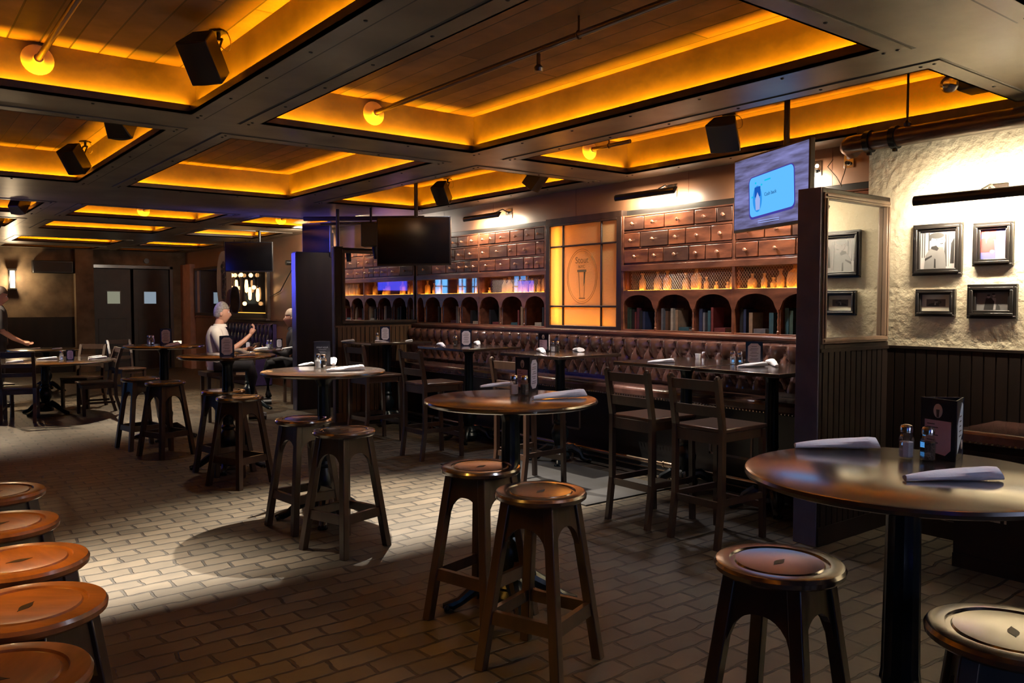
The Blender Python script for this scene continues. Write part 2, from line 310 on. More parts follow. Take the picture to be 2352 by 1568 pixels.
for ci, (x0, x1) in enumerate(cols):
    for ri, (y0, y1) in enumerate(rows):
        f = MB(); W_ = .115; zt = ZB; zl = ZB-.006
        for (a, b, c, d) in ((x0-W_, x1+W_, y0-W_, y0), (x0-W_, x1+W_, y1, y1+W_), (x0-W_, x0, y0, y1), (x1, x1+W_, y0, y1)): f.box(a, b, c, d, zl, zt, 0)
        e = .016                                   # dark strip in place of the shadow gap around the flange
        for (a, b, c, d) in ((x0-W_-e, x1+W_+e, y0-W_-e, y0-W_), (x0-W_-e, x1+W_+e, y1+W_, y1+W_+e), (x0-W_-e, x0-W_, y0-W_, y1+W_), (x1+W_, x1+W_+e, y0-W_, y1+W_)): f.box(a, b, c, d, zl+.006, zt-.0005, 1)
        u = .014                                   # upstand that hides the strip
        for (a, b, c, d) in ((x0-u, x1+u, y0-u, y0), (x0-u, x1+u, y1, y1+u), (x0-u, x0, y0, y1), (x1, x1+u, y0, y1)): f.box(a, b, c, d, zl, ZB+.052, 2)
        k = 1
        for (p, q) in (((x0-.07, y0-.07), (x1+.07, y0-.07)), ((x0-.07, y1+.07), (x1+.07, y1+.07)), ((x0-.07, y0), (x0-.07, y1)), ((x1+.07, y0), (x1+.07, y1))):
            L_ = math.hypot(q[0]-p[0], q[1]-p[1]); m_ = max(2, int(L_/.55))
            if y0 > 12: continue
            for t in range(m_+1):
                cx = p[0]+(q[0]-p[0])*t/m_; cy = p[1]+(q[1]-p[1])*t/m_; f.ball((cx, cy, zl), .011, 8, 4, 1, (1, 1, .6))
        struct(f.build('trim_%d' % n, [M_beam, M_dark, M_dkwood])); n += 1
        s = MB(); h = .012; d0 = .034; zz = ZB+.0105
        for (a, b, c, d) in ((x0-d0, x1+d0, y0-d0-h, y0-d0), (x0-d0, x1+d0, y1+d0, y1+d0+h), (x0-d0-h, x0-d0, y0-d0, y1+d0), (x1+d0, x1+d0+h, y0-d0, y1+d0)): s.box(a, b, c, d, zz, zz+.006)
        struct(s.build('trim_%d' % n, E_led)); n += 1
        if ci < 2 or ri < 1: continue
        cx, cy = (x0+x1)/2, (y0+y1)/2
        for (px_, py_, lx, ly) in ((cx, y0-.047, x1-x0, .008), (cx, y1+.047, x1-x0, .008), (x0-.047, cy, .008, y1-y0), (x1+.047, cy, .008, y1-y0)):
            lamp('AREA', (px_, py_, ZB+.02), 10*max(lx, ly), (1, .36, .004), (px_, py_, 9), lx, ly, name='cove_led', spread=80).rotation_euler = (PI, 0, 0)
def nt():
    global n
    n += 1; return 'trim_%d' % (n-1)
# right wall: panelling above the cabinets, backing, end stretches
Y0c = 3.05
struct(MB().box(WX, WX+.3, Y0c, FAR, 2.48, ZB).build('wall_right_upper', M_panel))
b = MB().box(WX-.012, WX, Y0c, 9.80, 2.405, 2.48)
struct(b.build(nt(), M_frame, bevel=.004))
b = MB()
for yy in (3.6, 5.05, 6.6, 8.1, 9.2): b.box(WX-.0015, WX, yy, yy+.006, 2.485, ZB)
struct(b.build(nt(), M_cab))
struct(MB().box(WX+.26, WX+.3, Y0c, FAR, 0, 2.48).build('wall_right', M_dkwood))
struct(MB().box(WX, WX+.26, 9.82, FAR, 1.24, 2.48).build('wall_right_booths', M_panel))
struct(MB().box(WX, WX+.26, 9.82, FAR, 0, 1.24).build('wall_right_wainscot', M_panel))
b = MB().box(WX-.03, WX, 10.0, FAR, 1.22, 1.26); struct(b.build(nt(), M_cab, bevel=.004))
# cream box-out nearer the camera
struct(MB().box(5.55, WX+.3, NEAR, Y0c, 1.262, ZB-.01).build('wall_right_cream', M_cream))
b = MB().box(5.55, WX+.3, NEAR, Y0c, 0, 1.262)
yy = NEAR
while yy < Y0c-.05: b.box(5.542, 5.552, yy, yy+.062, .12, 1.24); yy += .072
b.box(5.53, 5.552, NEAR, Y0c, 0, .12); b.box(5.535, 5.55, NEAR, Y0c, 1.245, 1.262)
struct(b.build('wall_right_beadboard', M_bead))
b = MB().box(5.50, 5.55, NEAR, Y0c+.07, 2.69, 2.80); struct(b.build(nt(), M_dkwood, bevel=.004))
# other walls
struct(MB().box(LEFT-.2, LEFT, NEAR, FAR, 0, ZP).build('wall_left', M_stone))
struct(MB().box(LEFT, WX+.3, NEAR-.2, NEAR, 0, ZP).build('wall_near', M_stone))
DX0, DX1 = 3.92, 5.62
b = MB().box(1.6, DX0, FAR, FAR+.2, 1.25, ZB).box(DX0, DX1, FAR, FAR+.2, 2.40, ZB).box(DX1, WX+.3, FAR, FAR+.2, 0, ZB)
b.box(3.55, DX0, FAR-.22, FAR, 0, ZB)
struct(b.build('wall_far', M_stone))
struct(MB().box(1.6, 3.55, FAR, FAR+.2, 0, 1.25).build('wall_far_wainscot', M_bead))
# front windows, far left
b = MB(); b.box(LEFT, 1.6, FAR, FAR+.2, 0, .95).box(LEFT, 1.6, FAR, FAR+.2, 2.5, ZP)
WN = [(-1.76, -1.22), (-2.40, -2.06), (-2.84, -2.52), (-3.36, -3.0), (-4.9, -4.3)]
xs = sorted([v for p in WN for v in p]); xs = [LEFT]+xs+[1.6]
for i in range(0, len(xs), 2): b.box(xs[i], xs[i+1], FAR, FAR+.2, .95, 2.5)
struct(b.build('wall_far_street', M_dkwood))
for i, (a, c) in enumerate(WN):
    w_ = MB().box(a, c, FAR+.12, FAR+.13, .95, 2.5, 0)
    w_.box((a+c)/2-.02, (a+c)/2+.02, FAR+.08, FAR+.12, .95, 2.5, 1).box(a, c, FAR+.08, FAR+.12, 2.08, 2.12, 1).box(a, c, FAR+.08, FAR+.12, 1.5, 1.53, 1)
    struct(w_.build('window_%d' % (i+1), [E_win, M_dkwood]))
# windows behind the camera: three known from reflections, the last an added bluish fill
for i, (a, c) in enumerate([(-3.63, -3.07), (-4.40, -4.03), (-4.86, -4.60), (1.2, 3.4)]):
    w_ = MB().box(a, c, NEAR+.001, NEAR+.02, 1.0, 2.45, 0).box((a+c)/2-.02, (a+c)/2+.02, NEAR+.02, NEAR+.05, 1.0, 2.45, 1).box(a, c, NEAR+.02, NEAR+.05, 2.12, 2.16, 1).box(a, c, NEAR+.02, NEAR+.05, 1.62, 1.67, 1)
    for q in (a, c): w_.box(q-.03, q+.03, NEAR+.001, NEAR+.06, .95, 2.5, 1)
    struct(w_.build('window_%d' % (i+7), [(emat('bluish_fill_panel', (.62, .68, 1.0), 2.8) if a > 0 else emat('blue_day_window', (.14, .48, 1.0), 4.5)), M_dkwood]))
struct(MB().box(LEFT, WX+.3, FAR+.25, FAR+.3, 0, ZP).build('wall_far_leak_backing', M_dark))  # added dark backing that stops light leaking through the door gaps
# double doors
for i, (a, c) in enumerate([(DX0, 4.76), (4.78, DX1)]):
    d = thing('door_%d' % (i+1), '', 'door'); del d['label']; del d['category']; d['kind'] = 'structure'
    q = MB().box(a+.03, c-.01, FAR+.02, FAR+.07, 0, 2.36)
    q.box(a+.12, c-.12, FAR+.012, FAR+.02, .2, 1.2)
    q.build('door_leaf', mat('door_paint', (.032, .022, .018), .5, col2=(.022, .015, .012)), d, bevel=.004)
    wx = (4.24, 4.51) if i == 0 else (5.04, 5.31)
    MB().box(wx[0], wx[1], FAR+.008, FAR+.022, 1.55, 1.83).build('window_pane', emat('door_window_%d' % i, (.42, .42, .30) if i == 0 else (.42, .52, .62), .55), d)
    fr = MB()
    for (x0, x1, z0, z1) in ((wx[0]-.02, wx[1]+.02, 1.83, 1.85), (wx[0]-.02, wx[1]+.02, 1.53, 1.55), (wx[0]-.02, wx[0], 1.55, 1.83), (wx[1], wx[1]+.02, 1.55, 1.83)): fr.box(x0, x1, FAR, FAR+.022, z0, z1)
    fr.build('window_trim', M_dkwood, d)
b = MB().box(DX0-.08, DX0, FAR-.03, FAR+.1, 0, 2.44).box(DX1, DX1+.08, FAR-.03, FAR+.1, 0, 2.44).box(DX0-.08, DX1+.08, FAR-.03, FAR+.1, 2.37, 2.45)
struct(b.build(nt(), M_dkwood, bevel=.005))
# ================================================================ APOTHECARY CABINETS (either side of the amber window)
FX = 5.92
def arch_board(mb, ys, z0, z1, spring, apex, x0, x1):
    for (a, b) in ys:
        N_ = 14; c = (a+b)/2; hw = (b-a)/2-.018
        pts = [(a, z1), (a, z0), (c-hw, z0)]
        for i in range(N_+1):
            t = -1+2*i/N_; pts.append((c+hw*t, spring+(apex-spring)*math.sqrt(max(0, 1-abs(t)**2.2))))
        pts += [(c+hw, z0), (b, z0), (b, z1)]
        # split in quads: build top strip to curve
        cur = pts[3:3+N_+1]
        for (p, q) in zip(cur[:-1], cur[1:]): mb.prism([p, q, (q[0], z1), (p[0], z1)], x0, x1, 'yzx')
        mb.prism([(a, z0), (c-hw, z0), (c-hw, z1), (a, z1)], x0, x1, 'yzx'); mb.prism([(c+hw, z0), (b, z0), (b, z1), (c+hw, z1)], x0, x1, 'yzx')
def cabinet(label, ya, yb, dividers, drawer_rows, arches, mesh_span, key):
    cab = thing('apothecary_cabinet', label, 'cabinet', (0, 0, 0), 0)
    f = MB(); BK = 6.22
    f.box(BK, BK+.03, ya, yb, 1.27, 2.42)                                  # back
    zr = [(2.25, 2.27), (2.085, 2.10), (1.87, 1.935)]
    f.box(FX, BK, ya, yb, 1.925, 1.945).box(FX, BK, ya, yb, 1.872, 1.90).box(FX-.01, FX+.02, ya, yb, 1.872, 1.93)
    f.box(FX, BK, ya, yb, 2.405, 2.42); f.box(FX+.012, FX+.03, ya, yb, 1.93, 2.42)      # drawer backing board
    for z0, z1 in zr[:2]: f.box(FX-.004, FX+.02, ya, yb, z0, z1)
    f.box(FX, BK, ya, yb, 1.665, 1.68)                                     # bottle shelf
    f.box(FX-.004, BK, ya, yb, 1.27, 1.295)                                # book shelf
    for d in [ya, yb]+dividers:
        s0 = d if d == ya else d-.03 if d == yb else d-.015
        f.box(FX-.008, BK, s0, s0+.03, 1.27, 2.42)
    f.build('carcass', M_cab, cab, bevel=.003)
    a = MB(); arch_board(a, arches, 1.50, 1.668, 1.50, 1.635, FX-.006, FX+.014); a.build('arch_board', M_cab, cab)
    for (a0, a1) in arches:                                                # turned spindle and partition between arches
        if a0 - ya < .1: continue
        sp = MB().lathe([(.012, 0), (.014, .02), (.007, .03), (.011, .06), (.006, .075), (.012, .11), (.006, .14), (.010, .16), (.006, .175), (.013, .19), (.013, .205)], 10, (FX+.005, a0, 1.295))
        sp.build('spindle', M_cab, cab)
        MB().box(FX+.03, BK, a0-.006, a0+.006, 1.295, 1.66).build('partition', M_cab, cab)
    for ri, row in enumerate(drawer_rows):
        zt, zb = [(2.403, 2.272), (2.248, 2.102), (2.083, 1.947)][ri]
        for di, (y0, y1) in enumerate(row):
            q = MB().box(FX-.008, FX+.012, y0+.006, y1-.006, zb+.004, zt-.004)
            dr = q.build('drawer', M_drawer if (di*7+ri*3) % 4 else M_drawer2, cab, bevel=.004)
            kn = MB().lathe([(.006, 0), (.006, .014), (.015, .022), (.018, .030), (.013, .040), (.001, .043)], 12, T=face_T((FX-.008, (y0+y1)/2, (zb+zt)/2-.005), (0, -1, 0), (0, 0, 1)))
            kn.build('knob', M_knob, dr)
    # glass front of the bottle shelf, wire mesh, amber strip
    bays = sorted([ya+.03]+dividers+[yb-.03])
    for y0, y1 in zip(bays[:-1], bays[1:]):
        MB().box(FX+.030, FX+.033, y0+.015, y1-.015, 1.68, 1.872).build('glass_pane', M_niche, cab)
        MB().box(FX+.036, FX+.060, y0+.02, y1-.02, 1.6805, 1.6815).build('light_strip', E_led3, cab)
    for (y0, y1) in mesh_span:
        m = MB(); st = .028; z0, z1 = 1.68, 1.872; h = z1-z0; k = y0-h*.8
        while k < y1:
            for sgn in (1, -1):
                pa = (k, z0) if sgn > 0 else (k+h*.75, z0); pb = (k+h*.75, z1) if sgn > 0 else (k, z1)
                # clip to y0..y1
                (ax, az), (bx, bz) = pa, pb
                def cut(ax, az, bx, bz, lim, lo):
                    t = (lim-ax)/(bx-ax); return (lim, az+(bz-az)*t)
                if max(ax, bx) <= y0 or min(ax, bx) >= y1: continue
                if ax < y0: ax, az = cut(ax, az, bx, bz, y0, 1)
                if bx < y0: bx, bz = cut(ax, az, bx, bz, y0, 1)
                if ax > y1: ax, az = cut(ax, az, bx, bz, y1, 0)
                if bx > y1: bx, bz = cut(ax, az, bx, bz, y1, 0)
                m.cyl((FX+.022+.002*sgn, ax, az), (FX+.022+.002*sgn, bx, bz), .0011, None, 4, 0, False, False)
            k += st
        m.build('wire_mesh', mat('mesh_wire', (.5, .38, .28), .35, .6), cab)
    return cab
def seq(l): return list(zip(l[:-1], l[1:]))
rl = [[7.03, 7.20, 7.40, 7.66, 7.95, 8.08, 8.28], [7.03, 7.20, 7.55, 7.70, 8.07, 8.28], [7.03, 7.22, 7.40, 7.66, 7.95, 8.28]]
rl[1] = [7.03, 7.18, 7.53, 7.71, 8.07, 8.28]
left_extra = [[8.31, 8.52, 8.75, 8.92, 9.14, 9.36, 9.75], [8.31, 8.60, 8.82, 9.05, 9.3, 9.5, 9.75], [8.31, 8.45, 8.61, 8.79, 9.03, 9.38, 9.75]]
drL = [seq(rl[i])+seq(left_extra[i]) for i in range(3)]
rr = [[5.80, 5.53, 5.27, 4.91, 4.66, 4.485], [5.80, 5.58, 5.22, 5.01, 4.72, 4.485], [5.80, 5.47, 5.28, 4.97, 4.78, 4.485]]
rx = [[4.455, 4.25, 4.02, 3.72, 3.46, 3.13], [4.455, 4.16, 3.90, 3.62, 3.40, 3.13], [4.455, 4.22, 3.86, 3.65, 3.38, 3.13]]
drR = [seq(rr[i][::-1])+seq(rx[i][::-1]) for i in range(3)]
arL = [(7.0, 7.40), (7.40, 7.85), (7.85, 8.29), (8.29, 8.71), (8.71, 9.15), (9.15, 9.57), (9.57, 9.78)]
arR = [(3.10, 3.56), (3.56, 4.02), (4.02, 4.47), (4.47, 4.92), (4.92, 5.38), (5.38, 5.83)]
cabinet('tall dark apothecary cabinet between the amber window and the far mirrored partition', 7.0, 9.78, [8.295], drL, arL, [(7.03, 8.05)], 0)
cabinet('tall dark apothecary cabinet with small drawers to the right of the amber window', 3.10, 5.83, [4.47], drR, arR, [(3.13, 4.45), (4.49, 5.72)], 1)
# amber window between the cabinets
aw = thing('amber_window', 'amber glass window with dark muntins and an oval stout emblem between the two cabinets', 'window', (0, 0, 0))
b = MB(); ya, yb, za, zb_ = 5.86, 6.98, 1.27, 2.42
for (y0, y1, z0, z1) in ((5.83, 5.90, 1.27, 2.42), (6.94, 7.0, 1.27, 2.42), (5.90, 6.94, 2.395, 2.42), (5.90, 6.94, 1.27, 1.315)): b.box(FX-.01, FX+.06, y0, y1, z0, z1)
for yv in (6.725, 6.13): b.box(FX-.002, FX+.03, yv-.010, yv+.010, 1.315, 2.395)
for zv in (2.17, 1.52): b.box(FX-.004, FX+.03, 5.9, 6.94, zv-.009, zv+.009)
b.build('window_frame', M_dkwood, aw, bevel=.004)
for (y0, y1) in ((5.9, 6.1299), (6.1301, 6.7249), (6.7251, 6.94)):
    for (z0, z1) in ((1.315, 1.5199), (1.5201, 2.1699), (2.1701, 2.395)):
        MB().box(FX+.012, FX+.016, y0, y1, z0, z1).build('glass_pane', M_amberpane, aw)
bx = MB().box(FX+.25, FX+.26, 5.86, 6.98, 1.28, 2.41).box(FX+.06, FX+.26, 5.85, 5.86, 1.28, 2.41).box(FX+.06, FX+.26, 6.97, 6.98, 1.28, 2.41).box(FX+.06, FX+.26, 5.86, 6.98, 1.27, 1.28).box(FX+.06, FX+.26, 5.86, 6.98, 2.41, 2.42)
bx.build('light_box', mat('light_box_liner', (.7, .5, .26), .8), aw)
MB().cyl((FX+.07, 6.84, 1.34), (FX+.07, 6.84, 2.37), .014).cyl((FX+.12, 6.9, 1.31), (FX+.12, 5.95, 1.31), .008).build('amber_tube', E_led2, aw)
# etched emblem
em = MB()
def ring(mb, cy, cz, ry, rz, t, x, n=48, x2=.002):
    o_ = [(cy+ry*math.cos(2*PI*i/n), cz+rz*math.sin(2*PI*i/n)) for i in range(n)]; i_ = [(cy+(ry-t)*math.cos(2*PI*i/n), cz+(rz-t)*math.sin(2*PI*i/n)) for i in range(n)]
    for k in range(n): q = (k+1) % n; mb.prism([o_[k], o_[q], i_[q], i_[k]], x, x+x2, 'yzx')
ring(em, 6.43, 1.84, .235, .29, .004, FX+.0085)
ring(em, 6.43, 1.84, .215, .268, .003, FX+.0085)
em.prism([(6.36, 2.0-.09), (6.50, 1.91), (6.50, 1.885), (6.36, 1.885)], FX+.0085, FX+.0105, 'yzx')
em.prism([(6.375, 1.885), (6.385, 1.885), (6.40, 1.61), (6.395, 1.61)], FX+.0085, FX+.0105, 'yzx')
em.prism([(6.485, 1.885), (6.475, 1.885), (6.455, 1.61), (6.46, 1.61)], FX+.0085, FX+.0105, 'yzx')
em.prism([(6.375, 1.885), (6.40, 1.885), (6.405, 1.73), (6.385, 1.80)], FX+.0085, FX+.0105, 'yzx')
em.prism([(6.38, 1.60), (6.475, 1.60), (6.475, 1.612), (6.38, 1.612)], FX+.0085, FX+.0105, 'yzx')
vs, fs = text_mb('Stout', .095); em.add(vs, fs, 0, False, face_T((FX+.009, 6.43, 1.98), (0, -1, 0), (0, 0, 1)))
vs, fs = text_mb('NYC', .05); em.add(vs, fs, 0, False, face_T((FX+.009, 6.43, 1.925), (0, -1, 0), (0, 0, 1)))
em.build('etched_emblem', mat('etched_glass_line', (.30, .22, .11), .6), aw)
struct(MB().box(FX-.01, WX+.26, 5.83, 7.0, 2.42, 2.48).build(nt(), M_dkwood))
# ledge rail under the cabinets
q = MB().box(5.83, 5.93, Y0c, 9.80, 1.245, 1.272).box(5.85, 5.92, Y0c, 9.80, 1.225, 1.245).box(5.84, 5.93, Y0c, 9.80, 1.272, 1.28)
struct(q.build(nt(), M_cab, bevel=.006))
# ================================================================ BOTTLES
BP = {'round': [(.033, 0), (.036, .01), (.036, .09), (.030, .11), (.012, .125), (.012, .155), (.016, .158), (.016, .17), (.001, .17)],
      'slim': [(.022, 0), (.025, .008), (.025, .07), (.011, .092), (.010, .115), (.015, .118), (.015, .128), (.001, .128)],
      'jug': [(.05, 0), (.055, .015), (.055, .07), (.046, .105), (.016, .13), (.015, .16), (.021, .162), (.021, .175), (.001, .175)],
      'vial': [(.016, 0), (.018, .006), (.018, .03), (.008, .04), (.008, .052), (.012, .054), (.012, .062), (.001, .062)],
      'flat': [(.036, 0), (.040, .008), (.040, .085), (.014, .11), (.012, .14), (.017, .143), (.017, .155), (.001, .155)]}
def bottle(kind, y, label, x=6.02, s=1.0):
    t = MB(); t.lathe([(r*s, z*s) for r, z in BP[kind]], 14 if kind != 'flat' else 8, (0, 0, 0), sx=.7 if kind == 'flat' else 1)
    o = t.build('bottle', M_amberbot, None, (x, y, 1.6805)); tag(o, label, 'bottle', 'frosted bottles on the back-lit shelves'); return o
BR = [('slim', 5.62, 1.1), ('round', 5.44, .88), ('round', 5.30, .9), ('slim', 5.09, 1.05), ('flat', 4.95, 1.15), ('slim', 4.85, .75), ('vial', 4.72, .9), ('vial', 4.61, .85), ('slim', 4.535, 1.05),
      ('jug', 4.35, .62), ('slim', 4.215, .85), ('vial', 4.135, 1.25), ('slim', 4.055, 1.05), ('jug', 3.93, 1.02), ('round', 3.72, .95), ('slim', 3.55, 1.1), ('round', 3.38, 1.0)]
what = {'round': 'round-shouldered', 'slim': 'slim', 'flat': 'flat-sided', 'jug': 'broad jug-like', 'vial': 'tiny'}
ordn = ['first', 'second', 'third', 'fourth', 'fifth', 'sixth', 'seventh', 'eighth', 'ninth', 'tenth', 'eleventh', 'twelfth', 'thirteenth', 'fourteenth', 'fifteenth', 'sixteenth', 'seventeenth']
for i, (k, y, s) in enumerate(BR): bottle(k, y, '%s frosted bottle on the right-hand lit shelf, %s along from the amber window' % (what[k], ordn[i]), 6.0+.02*(i % 2), s*1.2)
BL = [('round', 7.11, 1.08), ('slim', 7.25, .95), ('flat', 7.35, .88), ('round', 7.48, .9), ('slim', 7.56, 1.0), ('round', 7.66, .9), ('flat', 7.78, 1.0), ('slim', 7.90, 1.15), ('vial', 8.18, .9), ('slim', 8.46, 1.3), ('vial', 8.77, 1.2), ('round', 8.85, .95), ('flat', 9.32, 1.1), ('slim', 9.48, .95), ('round', 9.62, .9)]
for i, (k, y, s) in enumerate(BL): bottle(k, y, '%s frosted bottle on the left-hand lit shelf, %s along from the amber window' % (what[k], ordn[i]), 6.0+.02*(i % 2), s*1.2)
# ================================================================ BOOKS
bcol = {'green': (.05, .09, .06), 'red': (.16, .03, .025), 'navy': (.02, .03, .07), 'brown': (.10, .05, .025), 'cream': (.40, .34, .24), 'grey': (.14, .14, .14), 'teal': (.03, .09, .10), 'black': (.012, .012, .012), 'tan': (.28, .18, .10), 'maroon': (.10, .02, .03)}
def book(y, t, h, d, colr, label, lying=False, zb=1.2955):
    bm_ = mat('book_cloth_'+colr, bcol[colr], .6, col2=tuple(c*.7 for c in bcol[colr]), scale=20)
    root = thing('book', label, 'book', (5.975, y, zb), 0, 'books in the arched shelves')
    if not lying:
        MB().box(0, d, -t/2, -t/2+.003, 0, h).box(0, d, t/2-.003, t/2, 0, h).box(-.002, .003, -t/2, t/2, 0, h).build('cover', bm_, root)
        MB().box(.003, d-.004, -t/2+.003, t/2-.003, .003, h-.004).build('pages', mat('book_pages', (.5, .44, .33), .9), root)
    else:
        MB().box(0, d*.7, -h/2, h/2, 0, .003).box(0, d*.7, -h/2, h/2, t-.003, t).box(-.002, .003, -h/2, h/2, 0, t).build('cover', bm_, root)
        MB().box(.003, d*.7-.004, -h/2+.004, h/2-.004, .003, t-.003).build('pages', mat('book_pages', (.5, .44, .33), .9), root)
plan = {'R': [['green', 'green', 'black', 'red', 'maroon', 'black', 'navy'], ['grey', 'brown', 'cream', 'tan', 'L:teal'], ['navy', 'grey', 'teal', 'red', 'L:red'], ['black', 'navy', 'tan', 'L:grey', 'teal'], ['teal', 'green', 'black', 'L:brown'], ['brown', 'red', 'navy']],
        'L': [['brown', 'tan', 'black', 'L:cream'], ['brown', 'tan', 'red', 'L:teal'], ['tan', 'brown', 'L:red', 'black'], ['grey', 'cream', 'L:cream', 'black'], ['maroon', 'cream', 'grey', 'L:maroon'], ['brown', 'teal', 'black'], ['grey']]}
for side, arches in (('R', arR[::-1]), ('L', arL)):
    for ai, (a0, a1) in enumerate(arches):
        rnd = random.Random(ai*13+(side == 'R')); cur = .03; cnt = {}
        lst = plan[side][ai]; width = a1-a0-.06
        for bi, cc in enumerate(lst):
            ly = cc.startswith('L:'); colr = cc[2:] if ly else cc; cnt[colr] = cnt.get(colr, 0)+1
            t = rnd.uniform(.022, .045); h = rnd.uniform(.17, .225)
            dist = '%s arch from the amber window in the %s cabinet' % (ordn[ai], 'right' if side == 'R' else 'left')
            pos = 'leftmost' if (bi == 0 and side == 'R') or (bi == len(lst)-1 and side == 'L') else 'rightmost' if (bi == len(lst)-1 and side == 'R') or (bi == 0 and side == 'L') else '%s' % ordn[bi]
            lab = '%s %s book, %s in the %s arch %s of the amber window' % (colr, 'flat-lying' if ly else 'upright', pos, ordn[ai], 'right' if side == 'R' else 'left')
            need = .13 if ly else t
            if cur+need > width+.03: break
            yc = (a1-cur-need/2) if side == 'R' else (a0+cur+need/2)
            if ly: book(yc, rnd.uniform(.03, .04), .12, .18, colr, lab, True)
            else: book(yc, t, h, .15, colr, lab)
            cur += need+rnd.choice([.004, .006, .03])
# ================================================================ PARTITIONS WITH MIRRORS
def partition(x0, x1, y0, y1, label, mirror=True, body=M_bead, mould=M_moul, beads=None):
    t = thing('mirrored_partition' if mirror else 'booth_partition', label, 'partition', (0, 0, 0))
    b = MB()
    if mirror:
        xm0, xm1, zm0, zm1 = x0+(.05 if y0 < 5 else .14), x1-.07, 1.33, 2.21
        b.box(x0, x1, y0+.03, y1, 0, 2.28).box(x0, xm0-.0, y0, y0+.03, 0, 2.28).box(xm0, x1, y0, y0+.03, 0, 1.29).box(xm0, x1, y0+.005, y0+.03, 2.235, 2.28).box(xm1+.03, x1, y0+.005, y0+.03, 1.29, 2.235)
    else: b.box(x0, x1, y0, y1, 0, 2.30)
    b.build('panel_body', body, t, bevel=.006)
    MB().box(x0-.014, x0, y0+.002, y1-.002, .0, 2.279).build('edge_post', M_edge, t, bevel=.003)
    if mirror:
        MB().box(xm0, xm1, y0+.018, y0+.022, zm0, zm1).build('mirror', M_mirror, t)
        f = MB(); w_ = .045 if y0 > 5 else .038
        for (a, c, d, e) in ((xm0-w_, xm1+w_, zm1, zm1+w_), (xm0-w_, xm1+w_, zm0-w_, zm0)): f.box(a, c, y0-.012, y0+.018, d, e).box(a+.012, c-.012, y0-.022, y0-.012, d+.012, e-.008)
        for (a, c) in ((xm0-w_, xm0), (xm1, xm1+w_)): f.box(a, c, y0-.012, y0+.018, zm0, zm1).box(a+.012, c-.010, y0-.022, y0-.012, zm0, zm1)
        f.build('mirror_moulding', mould, t, bevel=.004)
        b = MB(); xx = x0+.03
        while xx < x1-.07: b.box(xx, xx+.055, y0-.008, y0, .12, 1.24); xx += .066
        b.box(x0-.004, x1, y0-.014, y0, 0, .12).box(x0-.004, x1, y0-.014, y0, 1.24, 1.262)
        b.build('beadboard', beads or M_bead, t)
    return t
partition(4.70, 5.55, 2.885, 3.05, 'near dark wooden partition with a framed mirror reflecting the cream picture wall')
partition(4.70, 6.0, 9.79, 9.86, 'far wooden partition with a framed mirror behind the banquette and blue-lit end post', mould=M_dkwood, beads=M_bead2)
p3 = partition(4.80, 6.0, 11.26, 11.40, 'plain black partition with a blue-lit edge beside the seated guests', mirror=False)
# ================================================================ BANQUETTE
bq = thing('banquette', 'long oxblood leather banquette with deep button tufting under the cabinets', 'banquette', (0, 0, 0))
def tufted(y0, y1, z0, z1, x, dy, dz, depth, nyp=9, nzp=8):
    # diamond tufting: quilt surface bulging towards -x
    ny = int((y1-y0)/dy*nyp); nz = int((z1-z0)/dz*nzp); vs = []; fs = []
    for j in range(nz+1):
        z = z0+(z1-z0)*j/nz
        for i in range(ny+1):
            y = y0+(y1-y0)*i/ny
            u = (y-y0)/dy; v = (z-z0)/dz
            a = abs(math.sin(PI*(u+v)/1.0*.5*1.0)) if False else 0
            p = (u+v*.5) % 1; q = (u-v*.5) % 1
            b = (max(0, math.sin(PI*p))*max(0, math.sin(PI*q)))**.42
            edge = min(1, (z1-z)/.03); edge = math.sqrt(max(0, 1-(1-edge)**2))
            vs.append((x-depth*b*edge-.004*edge, y, z))
    for j in range(nz):
        for i in range(ny):
            k = j*(ny+1)+i; fs.append((k, k+ny+1, k+ny+2, k+1))
    return vs, fs
vs, fs = tufted(3.06, 9.755, .83, 1.225, 5.845, .165, .165, .078)
m = MB(); m.add(vs, fs, 0, True); m.box(5.846, 6.0, 3.06, 9.755, .70, 1.20); m.build('tufted_back', M_leather, bq)
m = MB(); j = 0
z = .83
while z < 1.19:
    y = 3.06+(0 if j % 2 == 0 else .0825)
    while y < 9.755: m.ball((5.838, y, z), .010, 8, 5, 0, (.6, 1, 1)); y += .165
    z += .165; j += 1
o = m.build('buttons', M_leather, bq); o['kind'] = 'stuff'
m = MB(); m.box(5.45, 5.90, 3.06, 9.755, .69, .79); o = m.build('seat_cushion', M_leather, bq, bevel=.03)
m = MB(); y = 3.08
while y < 9.75: m.ball((5.449, y, .705), .009, 8, 5, 0, (.5, 1, 1)); y += .032
o = m.build('nailheads', M_brass, bq); o['kind'] = 'stuff'
m = MB().box(5.60, 5.9, 3.06, 9.755, .12, .69).box(5.54, 5.9, 3.06, 9.755, 0, .06).box(5.57, 5.9, 3.06, 9.755, .06, .12)
m.build('base_panel', M_black, bq)
for yc in (4.24, 6.3, 8.4):
    m = MB()
    for (a, b, c, d) in ((yc-.22, yc+.22, .27, .29), (yc-.22, yc+.22, .56, .58), (yc-.22, yc-.20, .27, .58), (yc+.20, yc+.22, .27, .58)): m.box(5.594, 5.60, a, b, c, d)
    m.build('panel_inlay', mat('grey_inlay', (.20, .18, .17), .5), bq)
m = MB().box(5.535, 5.542, 3.06, 9.755, .050, .060).box(5.565, 5.572, 3.06, 9.755, .112, .120); m.build('brass_edging', M_brass, bq)
fr = thing('foot_rail', 'brass foot rail with round couplings in front of the banquette base', 'rail', (0, 0, 0))
MB().cyl((5.42, 3.08, .145), (5.42, 9.75, .145), .019, None, 14).build('rail', M_brass, fr)
